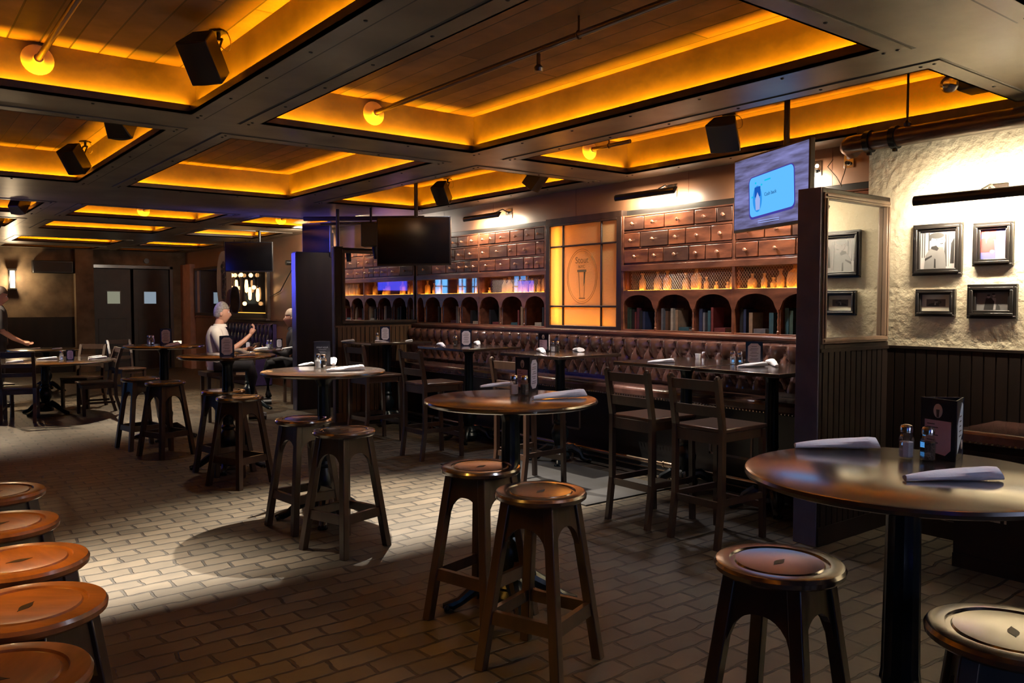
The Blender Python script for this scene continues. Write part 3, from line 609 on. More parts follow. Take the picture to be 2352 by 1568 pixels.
for yc in (3.7, 4.75, 6.0, 7.25, 8.6):
    q = MB().cyl((5.42, yc-.05, .145), (5.42, yc+.05, .145), .027, None, 14).cyl((5.42, yc-.06, .145), (5.42, yc-.045, .145), .031, None, 14).cyl((5.42, yc+.045, .145), (5.42, yc+.06, .145), .031, None, 14).cyl((5.42, yc, .14), (5.42, yc, 0), .013).lathe([(.04, 0), (.04, .01), (.015, .02)], 12, (5.42, yc, 0))
    q.build('bracket', M_brass, fr)
# bench under the picture wall
bn = thing('bench', 'dark bench with brass-nailed leather top and faded lettering under the framed photographs', 'bench', (0, 0, 0))
MB().box(4.95, 5.53, -2.5, 2.18, .74, .82).build('seat_cushion', M_leather, bn, bevel=.02)
m = MB().box(5.0, 5.53, -2.5, 2.18, 0, .74).box(4.99, 5.0, -2.5, 2.18, .66, .70).box(4.99, 5.0, -2.5, 2.18, 0, .08); m.build('base_panel', M_bead, bn)
m = MB(); y = -2.45
while y < 2.17: m.ball((4.949, y, .755), .008, 8, 4, 0, (.5, 1, 1)); y += .03
o = m.build('nailheads', M_brass, bn); o['kind'] = 'stuff'
m = MB(); vs, fs = text_mb('IRISH WHISKEY', .085, True); m.add(vs, fs, 0, False, face_T((4.987, 2.16, .31), (0, -1, .0), (0, 0, 1)))
m.build('lettering', mat('faded_gold_letter', (.30, .25, .18), .6), bn)
# floor mat below the foot rail
tag(MB().box(4.25, 5.25, 4.55, 6.6, .0005, .012).build('floor_mat', mat('rubber_mat', (.018, .018, .02), .7), bevel=.003), 'black rubber mat on the brick floor by the foot rail', 'mat')
# ================================================================ STOOLS
def make_stool(label, seatm, group):
    t = thing('bar_stool', label, 'stool', (0, 0, 0), 0, group)
    R = .197; H = .755
    s = MB().lathe([(.001, H-.034), (R-.012, H-.034), (R-.002, H-.026), (R, H-.012), (R-.006, H-.002), (R-.014, H), (.150, H), (.147, H-.006), (.136, H-.006), (.132, H-.001), (.10, H-.004), (.001, H-.005)], 56)
    seat = s.build('seat', seatm, t)
    N_ = 10; pts = [(-.038+.076*i/N_, .013*math.sin(PI*i/N_)**1.6) for i in range(N_+1)]+[(.038-.076*i/N_, -.013*math.sin(PI*i/N_)**1.6) for i in range(1, N_)]
    MB().prism(pts, H-.0049, H-.0038).build('hand_slot', M_dark, seat)
    def w(z): return .185-.082*z/.72
    for (sx, sy) in ((1, 1), (1, -1), (-1, 1), (-1, -1)):
        q = MB(); h = .022
        cb = [(sx*w(0)+a*h, sy*w(0)+b*h, 0) for a, b in ((-1, -1), (1, -1), (1, 1), (-1, 1))]; ct = [(sx*w(.722)+a*h, sy*w(.722)+b*h, .722) for a, b in ((-1, -1), (1, -1), (1, 1), (-1, 1))]
        q.hexa(cb, ct); q.build('leg', M_seatleg, t, bevel=.004)
    for k in range(4):
        T = Matrix.Rotation(k*PI/2, 4, 'Z')
        q = MB(); N_ = 12; ap = []
        for i in range(N_+1):
            u = -1+2*i/N_; zb = .50+.115*math.sqrt(max(0, 1-abs(u)**2.4)); ap.append((u, zb))
        for (u0, z0), (u1, z1) in zip(ap[:-1], ap[1:]):
            def P(u, z, off): ww = w(z); return (u*(ww-.018), -(ww+off), z)
            q.add([T @ Vector(P(*p)) for p in ((u0, z0, .008), (u1, z1, .008), (u1, .722, .008), (u0, .722, .008), (u0, z0, -.014), (u1, z1, -.014), (u1, .722, -.014), (u0, .722, -.014))],
                  [(0, 1, 2, 3), (7, 6, 5, 4), (4, 5, 1, 0), (3, 2, 6, 7)])
        q.build('apron', M_seatleg, t)
        q = MB(); z0, z1 = .20, .255
        q.add([T @ Vector(p) for p in ((-w(z0)+.01, -w(z0)-.012, z0), (w(z0)-.01, -w(z0)-.012, z0), (w(z0)-.01, -w(z0)+.012, z0), (-w(z0)+.01, -w(z0)+.012, z0), (-w(z1)+.01, -w(z1)-.012, z1), (w(z1)-.01, -w(z1)-.012, z1), (w(z1)-.01, -w(z1)+.012, z1), (-w(z1)+.01, -w(z1)+.012, z1))],
              [(0, 3, 2, 1), (4, 5, 6, 7), (0, 1, 5, 4), (1, 2, 6, 5), (2, 3, 7, 6), (3, 0, 4, 7)])
        q.build('stretcher', M_seatleg, t)
    return t
M_seatleg = mat('stool_leg_oak', (.042, .020, .012), .42, col2=(.024, .012, .008), scale=7, stretch=(2, 2, .3), bump=.06, coat=.25)
G1 = 'round bar stools at the high tables'; G2 = 'orange-lit stools along the left edge'
st = make_stool('low round wooden bar stool in the right foreground, left of the large near table', M_seat, G1)
def put(o, x, y, rz): o.location = (x, y, 0); o.rotation_euler = (0, 0, rz)
put(st, 2.19, 1.47, .15)
SP = [(2.17, .80, .5, 'pale glossy round stool cut off by the bottom right corner'),
      (2.22, 2.66, .35, 'front round stool of the pair at the middle high table, orange glow on its seat'),
      (2.33, 3.25, .25, 'rear round stool of the pair at the middle high table, behind its pedestal'),
      (2.32, 4.72, .30, 'front round stool at the third high table, standing in the round table shadow'),
      (2.33, 5.36, .1, 'rear round stool at the third high table, left of its pedestal'),
      (2.44, 6.95, .4, 'front round stool at the fourth high table, before the menu stand'),
      (2.50, 7.55, .2, 'rear round stool at the fourth high table, mostly hidden behind the front one'),
      (2.31, 8.75, .35, 'front round stool at the dark fifth high table near the far chairs'),
      (2.22, 9.38, .15, 'rear round stool at the dark fifth high table, furthest to the left')]
for x, y, r, lab in SP: dup(st, (x, y, 0), r, lab)
ob = make_stool('orange-lit round stool at the left edge, lowest and nearest with a bright rim', M_seatw, G2)
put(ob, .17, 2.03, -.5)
for x, y, r, lab in [(.29, 2.47, .9, 'orange-lit round stool at the left edge with a dark hand slot showing'), (.33, 2.93, .2, 'orange-lit round stool at the left edge, third up from the bottom'),
                     (.33, 3.47, .4, 'small orange-lit stool seat at the left edge, fourth up from the bottom'), (.37, 4.07, .3, 'small orange-lit stool seat at the left edge, topmost of the row')]: dup(ob, (x, y, 0), r, lab)
# ================================================================ ROUND HIGH TABLES
def pedestal(t, h, r=.055, foot=.30):
    def flute(a, z): return 1-.06*abs(math.sin(a*6)) if .46 < z < h-.08 else 1
    prof = [(.085, .10), (.095, .12), (.075, .15), (.055, .17), (.060, .20), (.082, .24), (.088, .29), (.070, .34), (.050, .37), (.062, .385), (.062, .40), (.048, .42), (.050, .46), (.056, .47), (.052, .50), (.046, h-.12), (.050, h-.09), (.062, h-.07), (.075, h-.04), (.12, h-.032)]
    MB().lathe([(a*r/.055, b) for a, b in prof], 36, mod=flute).build('column', M_iron, t)
    MB().lathe([(.10, .04), (.105, .07), (.09, .10), (.07, .12)], 24).build('hub', M_iron, t)
    for k in range(4):
        a = PI/4+k*PI/2; d = Vector((math.cos(a), math.sin(a), 0))
        pts = [d*.06+Vector((0, 0, .13)), d*.12+Vector((0, 0, .14)), d*.19+Vector((0, 0, .10)), d*(foot-.04)+Vector((0, 0, .045)), d*foot+Vector((0, 0, .028)), d*(foot+.05)+Vector((0, 0, .025))]
        q = MB().taper_tube(pts, [.04, .042, .034, .026, .028, .012], 10)
        for s in (-1, 0, 1): e = Vector((-d.y, d.x, 0)); q.ball(d*(foot+.03)+e*s*.022+Vector((0, 0, .016)), .016, 8, 6)
        q.build('foot', M_iron, t)
    m_ = MB().box(-.17, .17, -.02, .02, h-.034, h-.026).box(-.02, .02, -.17, .17, h-.034, h-.026); m_.build('top_bracket', M_iron, t)
def make_round(label, loc, R=.44, h=1.07, group='round high tables'):
    t = thing('high_table' if h > .9 else 'dining_table', label, 'table', loc, 0, group)
    MB().lathe([(.001, h-.028), (R-.02, h-.028), (R-.004, h-.022), (R, h-.012), (R-.003, h-.003), (R-.012, h), (.001, h)], 72).build('table_top', M_table, t)
    pedestal(t, h); return t
T1 = make_round('large glossy round high table in the right foreground reflecting the cream wall', (2.30, 1.14, 0))
TB = [(2.53, 3.27, 'round high table in the middle with an orange reflection and tall menu stand'), (2.53, 5.47, 'round high table lit reddish-brown with its shadow cast on the floor, left of centre'),
      (2.58, 7.67, 'round high table in front of the man in the white shirt'), (2.60, 9.88, 'dark round high table furthest back, before the double doors')]
for x, y, lab in TB: dup(T1, (x, y, 0), .3, lab)
# ================================================================ SQUARE HIGH TABLES
def make_square(label, x0, x1, y0, y1, dz=0):
    t = thing('square_high_table', label, 'table', ((x0+x1)/2, (y0+y1)/2, 0), 0, 'square high tables along the banquette'); h = 1.07+dz
    a = (x1-x0)/2; b = (y1-y0)/2
    MB().box(-a, a, -b, b, h-.03, h).build('table_top', M_table, t, bevel=.005); pedestal(t, h, .055, .26); return t
SQ = [(4.84, 5.74, 3.27, 4.0, 'square high table nearest the near partition, with two shakers and a menu stand', 0), (4.86, 5.74, 4.05, 4.88, 'square high table beneath the right cabinet with one rolled napkin and a small cup', 0),
      (4.86, 5.66, 5.57, 6.45, 'square high table directly below the amber window', 0), (4.86, 5.66, 7.12, 8.02, 'square high table below the left cabinet, with a pepper jar and menu stand', 0), (4.74, 5.62, 8.90, 9.70, 'square high table against the far mirrored partition', 0)]
for a in SQ: make_square(a[4], *a[:4], a[5])
# ================================================================ BAR CHAIRS
def make_barchair(label):
    t = thing('bar_chair', label, 'chair', (0, 0, 0), 0, 'tall ladder-back chairs at the square tables')
    W_ = .19                                            # faces +X ; back at x = 0
    for s in (-1, 1):
        q = MB(); h = .017
        def sec(x, z, hh=.019): return [(x-hh, s*W_-h, z), (x+hh, s*W_-h, z), (x+hh, s*W_+h, z), (x-hh, s*W_+h, z)]
        P_ = [(-.04, 0), (0, .30), (.0, .76), (-.055, 1.08)]
        for (xa, za), (xb, zb) in zip(P_[:-1], P_[1:]): q.hexa(sec(xa, za), sec(xb, zb))
        q.ball((-.056, s*W_, 1.08), .020, 8, 5); q.build('back_post', M_seatleg, t)
        q = MB().hexa([(.42, s*W_*.98-h, 0), (.455, s*W_*.98-h, 0), (.455, s*W_*.98+h, 0), (.42, s*W_*.98+h, 0)], [(.40, s*W_*.98-h, .73), (.435, s*W_*.98-h, .73), (.435, s*W_*.98+h, .73), (.40, s*W_*.98+h, .73)]); q.build('front_leg', M_seatleg, t)
        q = MB().box(.0, .43, s*W_-.011, s*W_+.011, .27, .31); q.build('stretcher', M_seatleg, t)
    MB().box(-.01, .45, -.205, .205, .735, .762).build('seat', M_seatx, t, bevel=.006)
    q = MB().box(0, .43, -.19, -.172, .675, .735).box(0, .43, .172, .19, .675, .735).box(.40, .42, -.19, .19, .675, .735).box(-.008, .012, -.19, .19, .66, .735); q.build('seat_rail', M_seatleg, t)
    for z0, z1, xo in ((1.0, 1.065, -.05), (.835, .90, -.022)):
        q = MB().hexa([(xo-.010+.006, -.175, z0), (xo+.012+.006, -.175, z0), (xo+.012+.006, .175, z0), (xo-.010+.006, .175, z0)], [(xo-.012, -.175, z1), (xo+.008, -.175, z1), (xo+.008, .175, z1), (xo-.012, .175, z1)]); q.build('back_slat', M_seatleg, t)
    for xo, z0 in ((0, .25), (.425, .20)): q = MB().box(xo-.011, xo+.011, -.18, .18, z0, z0+.045); q.build('stretcher', M_seatleg, t)
    return t
M_seatx = mat('chair_seat_wood', (.065, .033, .022), .3, col2=(.04, .02, .013), scale=6, stretch=(1, 4, 1), coat=.4)
bc = make_barchair('tall dark ladder-back chair at the nearest square table, rightmost of its row')
bc.location = (4.17, 3.41, 0)
for x, y, r, lab in [(4.17, 4.00, 0, 'tall dark ladder-back chair standing left of the rightmost one, on a lit floor patch'), (4.2, 5.42, .05, 'tall ladder-back chair hidden behind the middle round table, only its corner post and legs showing'),
                     (4.24, 7.05, 0, 'tall brown ladder-back chair standing alone beside the pepper-jar table'), (4.22, 8.22, .04, 'tall dark ladder-back chair in deep shade right of the third round table')]: dup(bc, (x, y, 0), r, lab)
# ================================================================ DINING CHAIRS (left and far)
def make_diner(label, g='low dining chairs at the far tables'):
    t = thing('dining_chair', label, 'chair', (0, 0, 0), 0, g); W_ = .19     # faces +X
    for s in (-1, 1):
        q = MB(); h = .02
        def sec(x, z, hh=.02): return [(x-hh, s*W_-h, z), (x+hh, s*W_-h, z), (x+hh, s*W_+h, z), (x-hh, s*W_+h, z)]
        P_ = [(-.08, 0), (-.01, .25), (0, .45), (-.03, .70), (-.10, .93)]
        for (xa, za), (xb, zb) in zip(P_[:-1], P_[1:]): q.hexa(sec(xa, za), sec(xb, zb))
        q.build('back_post', M_dkwood, t)
        MB().box(.38, .42, s*W_-.02, s*W_+.02, 0, .43).build('front_leg', M_dkwood, t)
        MB().box(0, .40, s*W_-.01, s*W_+.01, .16, .19).build('stretcher', M_dkwood, t)
    MB().box(-.01, .44, -.21, .21, .43, .46).build('seat', M_seatx, t, bevel=.008)
    MB().box(.0, .40, -.18, .18, .37, .43).build('seat_rail', M_dkwood, t)
    for z0, z1, xo in ((.86, .93, -.085), (.72, .77, -.04), (.60, .65, -.02)): MB().box(xo-.01, xo+.01, -.18, .18, z0, z1).build('back_slat', M_dkwood, t)
    return t
dc = make_diner('dark dining chair facing left at the lit napkin table, its curved back against the aisle')
dc.location = (2.62, 12.65, 0); dc.rotation_euler = (0, 0, PI)
for x, y, r, lab in [(1.42, 12.28, 1.35, 'dark dining chair seen from behind, in front of the lit napkin table'), (2.55, 13.75, -2.3, 'dark dining chair on the far side of the lit napkin table, before the doors'),
                     (1.0, 13.1, .2, 'dark dining chair at the left edge with a blue glint on its seat'),
                     (4.6, 12.6, 2.6, 'dark dining chair in front of the guests table, napkin on its seat'), (3.3, 15.2, -1.3, 'dark dining chair near the doors, behind the dark fifth table')]: dup(dc, (x, y, 0), r, lab)
LT = make_round('wide dining table at the left with bright napkins and a menu card', (1.85, 13.1, 0), .90, .75, 'low dining tables')
LT2 = make_round('dark dining table at the left edge behind the lit napkin table', (2.35, 16.45, 0), .62, .75, 'low dining tables')
LT3 = make_round('dining table between the two seated guests', (4.30, 11.85, 0), .50, .88, 'low dining tables')
LT4 = make_round('small dark table with jars before the pale side post', (4.1, 15.6, 0), .45, .80, 'low dining tables')
# ================================================================ TABLE SETTINGS
def octo(w_, h, c): return [(-w_/2+c, 0), (w_/2-c, 0), (w_/2, c), (w_/2, h-c), (w_/2-c, h), (-w_/2+c, h), (-w_/2, h-c), (-w_/2, c)]
def lines(mb, w_, z0, z1, n_, T):
    rnd = random.Random(int(z0*1000)+n_)
    for i in range(n_):
        z = z1-(z1-z0)*i/max(1, n_-1); ww = w_*rnd.uniform(.5, .9)/2; mb.box(-ww, ww, z, z+.0035, 0, .0006, 0, T)
def menu_stand(x, y, z, rz, label, kind='octo', s=1.0):
    t = thing('menu_stand', label, 'menu', (x, y, z), rz, None); t.scale = (s, s, s)
    a = .128; H = .185; ap = a/2/math.sqrt(3)
    m_ = MB(); th = .003
    c3 = [Vector((a/math.sqrt(3)*math.cos(k*2*PI/3+PI/2+PI/3*0), a/math.sqrt(3)*math.sin(k*2*PI/3+PI/2), 0)) for k in range(3)]
    for k in range(3):
        p, q = c3[k], c3[(k+1) % 3]; nn = Vector(((p+q)/2)).normalized()*th
        m_.hexa([p, q, q-nn, p-nn], [v+Vector((0, 0, H)) for v in (p, q, q-nn, p-nn)])
    m_.build('holder', M_holder, t)
    # faces: k=0 between c3[0] and c3[1]
    def fT(k):
        p, q = c3[k], c3[(k+1) % 3]; mid = (p+q)/2; nn = mid.normalized()
        right = Vector((0, 0, 1)).cross(nn)           # x right seen from outside
        return face_T(mid+nn*.0006, right, (0, 0, 1))
    for k in range(3):
        T = fT(k); c = MB(); pr = MB()
        if kind == 'octo' or (kind == 'mixed' and k == 2) or (kind == 'mixed2' and k > 0):
            c.prism([(u, v+.012) for u, v in octo(.094, .158, .022)], 0, .0008, 'xyz', 0, T); cm = M_card
            T2 = T @ Matrix.Translation((0, 0, .0009)); 
            for i, zz in enumerate((.145, .128, .118, .102, .092, .076, .066, .050, .040)): pr.box(-.02-.008*(i % 3), .02+.006*((i*2) % 3), zz, zz+.003, 0, .0004, 0, T2)
        elif kind == 'mixed' and k == 1:
            c.prism([(-.05, .05), (-.05, .14), (.01, .178), (.05, .178), (.05, .10), (-.02, .012), (-.05, .02)] if False else [(-.045, .02), (.045, .075), (.045, .165), (.03, .172), (-.045, .105)], 0, .0008, 'xyz', 0, T); cm = M_blue
            T2 = T @ Matrix.Translation((0, 0, .0009)); lines(pr, .05, .07, .13, 5, T2)
        else:
            c.prism([(-.047, .02), (.028, .012), (.047, .03), (.047, .118), (-.047, .118)], 0, .0008, 'xyz', 0, T); cm = M_pink if kind[:5] == 'mixed' else M_holder
            T2 = T @ Matrix.Translation((0, 0, .0009))
            if kind[:5] == 'mixed':
                for i, zz in enumerate((.104, .094, .078, .070, .054, .046)): pr.box(-.038, -.01+.012*(i % 2), zz, zz+.003, 0, .0004, 0, T2)
        card = c.build('menu_card', cm, t)
        if pr.v: pr.build('print', M_ink, card)
        if (kind == 'mixed' and k != 2) or (kind == 'mixed2' and k == 0):
            T3 = T @ Matrix.Translation((.0 if k == 0 else .035, 0, 0)); e = MB(); zc = .148 if k == 0 else .04; ss = 1 if k == 0 else .7
            pts = [(.016*ss*math.cos(2*PI*i/20), zc+.022*ss*math.sin(2*PI*i/20)) for i in range(20)]; e.prism(pts, 0, .0010, 'xyz', 0, T3)
            e.prism([(-.004*ss, zc-.02*ss), (.004*ss, zc-.02*ss), (.006*ss, zc+.004*ss), (-.006*ss, zc+.004*ss)], .001, .0014, 'xyz', 1, T3)
            e.build('emblem', [mat('emblem_cream', (.55, .45, .42), .6), M_dark], t)
        if kind == 'dark':
            T3 = T @ Matrix.Translation((0, 0, .0009)); e = MB(); vs, fs = text_mb('STOUT HOUR', .014, True); e.add(vs, fs, 0, False, T3 @ Matrix.Translation((0, .135, 0)))
            for i, zz in enumerate((.122, .108, .098, .085, .070, .060)): e.box(-.03+.006*(i % 3), .03-.005*(i % 2), zz, zz+.0025, 0, .0004, 0, T3)
            e.build('print', mat('pale_blue_print', (.35, .38, .48), .6), t)
    return t
def make_shaker(pepper, loc, label, group='salt and pepper shakers', s=1.0):
    t = thing('pepper_shaker' if pepper else 'salt_shaker', label, 'shaker', loc, 0, group); t.scale = (s, s, s)
    MB().lathe([(.018, 0), (.023, .004), (.0235, .060), (.018, .074), (.0165, .080), (.0165, .084)], 8, smooth=False).build('glass_jar', M_glass, t)
    MB().lathe([(.017, .004), (.020, .007), (.0205, .052 if not pepper else .058), (.001, .053 if not pepper else .060)], 8, smooth=False).build('pepper' if pepper else 'salt', M_pepper if pepper else M_salt, t)
    MB().lathe([(.0185, .082), (.019, .096), (.016, .103), (.008, .106), (.001, .106)], 20).build('cap', M_chrome, t)
    return t
SH = {}
def shaker(pepper, x, y, z, label, s=1.0):
    if pepper not in SH: SH[pepper] = make_shaker(pepper, (x, y, z), label, s=s); return SH[pepper]
    o = dup(SH[pepper], (x, y, z), .3, label); o.scale = (s, s, s); return o
def make_napkin(loc, rz, label, L_=.25, group='rolled white napkins'):
    m_ = MB(); N_ = 14; vs = []; rings = 13
    for j in range(rings):
        t = j/(rings-1); x = -L_/2+L_*t; r = .009+.014*t**.8
        if j == rings-1: r *= .9
        for i in range(N_):
            a = 2*PI*i/N_; rr = r*(1+.10*math.cos(3*a+t*7))*(1+(.12 if j > rings-3 else 0)*math.cos(2*a)); vs.append((x+.010*math.cos(a+1)*(t > .9), rr*math.cos(a)*1.25, .0195*1+rr*math.sin(a)*.85-.0195+r*.95))
    fs = [(j*N_+i, (j+1)*N_+i, (j+1)*N_+(i+1) % N_, j*N_+(i+1) % N_) for j in range(rings-1) for i in range(N_)]+[tuple(range(N_)), tuple(range((rings-1)*N_, rings*N_))[::-1]]
    m_.add(vs, fs, 0, True)
    zm = min(v[2] for v in m_.v); m_.v = [(a, b, c-zm) for a, b, c in m_.v]
    o = m_.build('rolled_napkin', M_napkin, None, loc); o.rotation_euler = (0, 0, rz); return tag(o, label, 'napkin', group)
NP = []
def napkin(x, y, z, rz, label, s=1.0):
    if not NP: NP.append(make_napkin((x, y, z), rz, label)); NP[0].scale = (s, s, s); return NP[0]
    o = NP[0].copy(); C.collection.objects.link(o); o.location = (x, y, z); o.rotation_euler = (0, 0, rz); o['label'] = label; o.scale = (s, s, s); return o
def N2(p0, p1, z, label, h=.0, flip=False):     # napkin from its thin end to its thick end, given where both lie in the photo
    a = at_z(*p0, z+.012); b = at_z(*p1, z+.012); c = (a+b)/2; d = b-a; return napkin(c.x, c.y, z, math.atan2(d.y, d.x), label, min(1.25, max(.55, d.length/.25)))
def S2(pep, px, py, z, label, s=1.0): p = at_z(px, py, z); return shaker(pep, p.x, p.y, z, label, s)
ZT = 1.0705
FACE = YAW                     # rotation about z that turns a face towards the camera direction
def M2(px, py, z, rz, label, kind='octo', s=1.0): p = at_z(px, py, z); return menu_stand(p.x, p.y, z, rz, label, kind, s)
def NY(p0, p1, Y, z, label):
    a = at_y(p0, Y); b = at_y(p1, Y+.04); c = (a+b)/2; d = b-a; return napkin(c.x, c.y, z, math.atan2(d.y, d.x), label, min(1.25, max(.55, d.length/.25)))
def SY(pep, px, Y, z, label, s=1.0): p = at_y(px, Y); return shaker(pep, p.x, p.y, z, label, s)
def MY(px, Y, z, rz, label, kind='octo', s=1.0): p = at_y(px, Y); return menu_stand(p.x, p.y, z, rz, label, kind, s)
# near right table
N2((1826, 1020), (2016, 1022), ZT, 'rolled white napkin on the left rear of the large near table'); N2((2078, 1094), (2294, 1092), ZT, 'rolled white napkin on the front of the large near table, before the shakers')
S2(False, 2081, 1052, ZT, 'salt shaker on the large near table, left of the pepper'); S2(True, 2131, 1058, ZT, 'pepper shaker on the large near table, beside the black menu stand')
M2(2172, 1050, ZT, math.radians(15), 'black three-sided menu stand on the large near table with pink and blue cards', 'mixed', 1.0)
# middle
N2((1103, 885), (1178, 882), ZT, 'rolled napkin half hidden behind the shakers on the middle round table'); N2((1224, 912), (1343, 906), ZT, 'rolled napkin in front of the menu stand on the middle round table')
S2(False, 1181, 906, ZT, 'salt shaker on the middle round table'); S2(True, 1205, 908, ZT, 'pepper shaker on the middle round table')
M2(1212, 896, ZT, math.radians(30), 'three-sided menu stand with pink card on the middle round table', 'mixed2', 1.0)
# third
N2((685, 837), (718, 834), ZT, 'rolled napkin at the rear left of the third round table'); N2((750, 850), (836, 846), ZT, 'rolled napkin at the front right of the third round table')
S2(False, 731, 845, ZT, 'salt shaker on the third round table'); S2(True, 743, 846, ZT, 'pepper shaker on the third round table')
M2(740, 838, ZT, math.radians(-22), 'dark menu stand with pale blue print on the third round table', 'dark', 1.0); N2((766, 836), (764, 829), ZT, 'small folded napkin end behind the dark menu stand')
# fourth
M2(521, 817, ZT, math.radians(-16), 'octagonal menu card in a black stand in front of the man in the white shirt', 'octo', 1.0); N2((582, 812), (538, 806), ZT, 'grey-violet rolled napkin right of the octagonal menu card, rear'); N2((545, 815), (585, 813), ZT, 'flat napkin right of the octagonal menu card, front')
# fifth
M2(381, 790, ZT, math.radians(-14), 'octagonal menu card in a black stand on the dark fifth table', 'octo', 1.0); S2(False, 343, 793, ZT, 'salt shaker on the dark fifth table', 1.1); S2(True, 350, 793, ZT, 'pepper shaker on the dark fifth table', 1.1); N2((366, 796), (420, 790), ZT, 'pale violet rolled napkin on the dark fifth table'); NY(285, 300, 9.9, ZT, 'napkin at the left rim of the dark fifth table')
# square tables
N2((1487, 830), (1548, 829), ZT, 'rolled napkin on the square table beneath the right cabinet')
cu = at_z(1603, 824, ZT); o = MB().lathe([(.020, 0), (.024, .045), (.022, .045), (.018, .004), (.001, .004)], 20).build('paper_cup', M_napkin, None, (cu.x, cu.y, ZT)); tag(o, 'small white cup on the square table beneath the right cabinet', 'cup')
S2(False, 1683, 836, ZT, 'salt shaker on the square table by the near partition'); S2(True, 1699, 837, ZT, 'pepper shaker on the square table by the near partition')
M2(1731, 838, ZT, math.radians(-50), 'octagonal menu card in a black stand by the near partition', 'octo', 1.0); N2((1694, 840), (1760, 838), ZT, 'rolled napkin lying before the shakers by the near partition'); N2((1786, 840), (1768, 832), ZT, 'short rolled napkin at the wall side by the near partition')
M2(1253, 807, ZT, math.radians(42), 'menu stand with pink card on the table below the amber window', 'mixed2', 1.0); S2(False, 1270, 808, ZT, 'salt shaker on the table below the amber window'); S2(True, 1281, 808, ZT, 'pepper shaker on the table below the amber window')
N2((1256, 811), (1236, 803), ZT, 'rolled napkin left of the menu stand below the amber window'); N2((1318, 802), (1334, 806), ZT, 'rolled napkin on the right of the table below the amber window')
M2(1070, 794, ZT, math.radians(-30), 'octagonal menu card in a black stand on the pepper-jar table', 'octo', 1.0); S2(True, 1046, 795, ZT, 'pepper shaker beside the octagonal card on the pepper-jar table', 1.15)
N2((1026, 797), (1006, 791), ZT, 'rolled napkin at the left of the pepper-jar table'); N2((1102, 793), (1094, 787), ZT, 'rolled napkin at the right of the pepper-jar table')
MY(884, 9.42, ZT, math.radians(-28), 'octagonal menu card on the table by the far mirrored partition', 'octo', 1.0); SY(False, 866, 9.36, ZT, 'salt shaker on the table by the far mirrored partition'); NY(782, 812, 9.4, ZT, 'folded napkin at the left of the table by the far partition')
NY(880, 868, 9.15, ZT, 'rolled napkin before the card on the far partition table'); NY(932, 944, 9.1, ZT, 'rolled napkin at the right of the far partition table')
# low tables
ZL = .7505
NY(10, 50, 12.9, ZL, 'bright rolled napkin at the left end of the lit dining table'); NY(80, 128, 13.3, ZL, 'bright rolled napkin in the middle of the lit dining table'); NY(200, 243, 13.0, ZL, 'bright napkin at the right end of the lit dining table, front'); NY(200, 232, 13.4, ZL, 'bright napkin at the right end of the lit dining table, rear')
SY(False, 138, 12.95, ZL, 'salt shaker on the lit dining table', 1.3); MY(158, 13.0, ZL, math.radians(-8), 'menu card stand on the lit dining table', 'octo', .8)
NY(68, 90, 16.6, ZL, 'napkin on the dark dining table behind'); NY(117, 140, 16.3, ZL, 'second napkin on the dark dining table behind')
ZG = .8805
NY(582, 612, 11.75, ZG, 'rolled napkin between the seated guests'); NY(646, 672, 11.6, ZG, 'rolled napkin beside the person with pale hair'); MY(568, 12.1, ZG, math.radians(-20), 'small white menu card before the raised hand', 'octo', .55)
SY(False, 614, 11.9, ZG, 'salt shaker between the seated guests', 1.2); SY(True, 622, 11.9, ZG, 'pepper shaker between the seated guests', 1.2); MY(640, 12.0, ZG, math.radians(-20), 'white menu card by the pale-haired guest', 'octo', .75)
for i, (px, py, lab) in enumerate([(401, 771, 'left small glowing candle glass on the rear table'), (411, 770, 'right small glowing candle glass on the rear table')]):
    p = at_y(px, 15.55, .8); o = MB().lathe([(.03, 0), (.035, .07), (.031, .07), (.028, .008), (.001, .008)], 14).build('candle_glass', emat('candle_glow', (1, .75, .5), 1.6), None, (p.x, p.y, .8005)); tag(o, lab, 'candle')
# ================================================================ TELEVISIONS
def make_tv(label, pl, pr, zc, w_, h, pole_to=None, tilt=0, pole_off=(0, 0), on=False, group=None):
    # pl, pr = left and right edges (seen from the front) on the floor plan
    c = ((pl[0]+pr[0])/2, (pl[1]+pr[1])/2); d = Vector((pr[0]-pl[0], pr[1]-pl[1], 0)).normalized(); rz = math.atan2(d.y, d.x)
    t = thing('television', label, 'television', (c[0], c[1], zc), rz, group)
    # local: x right, y away from the viewer, z up
    R_ = Matrix.Rotation(-tilt, 4, 'X')
    m_ = MB().box(-w_/2, w_/2, -.012, .028, -h/2, h/2, 0, R_).box(-w_/2+.12, w_/2-.12, .028, .055, -h/2+.06, h/2-.12, 0, R_)
    m_.build('casing', M_black, t, bevel=.004)
    MB().box(-w_/2+.014, w_/2-.014, -.0135, -.0122, -h/2+.022, h/2-.014, 0, R_).build('screen', M_screen if not on else screen_mat(), t)
    if pole_to:
        k = MB().cyl((pole_off[0], .10+pole_off[1], pole_to-zc), (pole_off[0], .10+pole_off[1], -.05), .022, None, 14).box(pole_off[0]-.1, pole_off[0]+.1, .05, .10+pole_off[1], -.1, .1).box(pole_off[0]-.1, pole_off[0]+.1, .03, .06, -.16, .16)
        k.build('ceiling_pole', M_black, t)
        MB().box(pole_off[0]-.22, pole_off[0]+.22, .04+pole_off[1], .16+pole_off[1], pole_to-zc-.014, pole_to-zc).build('ceiling_plate', M_black, t)
    return t
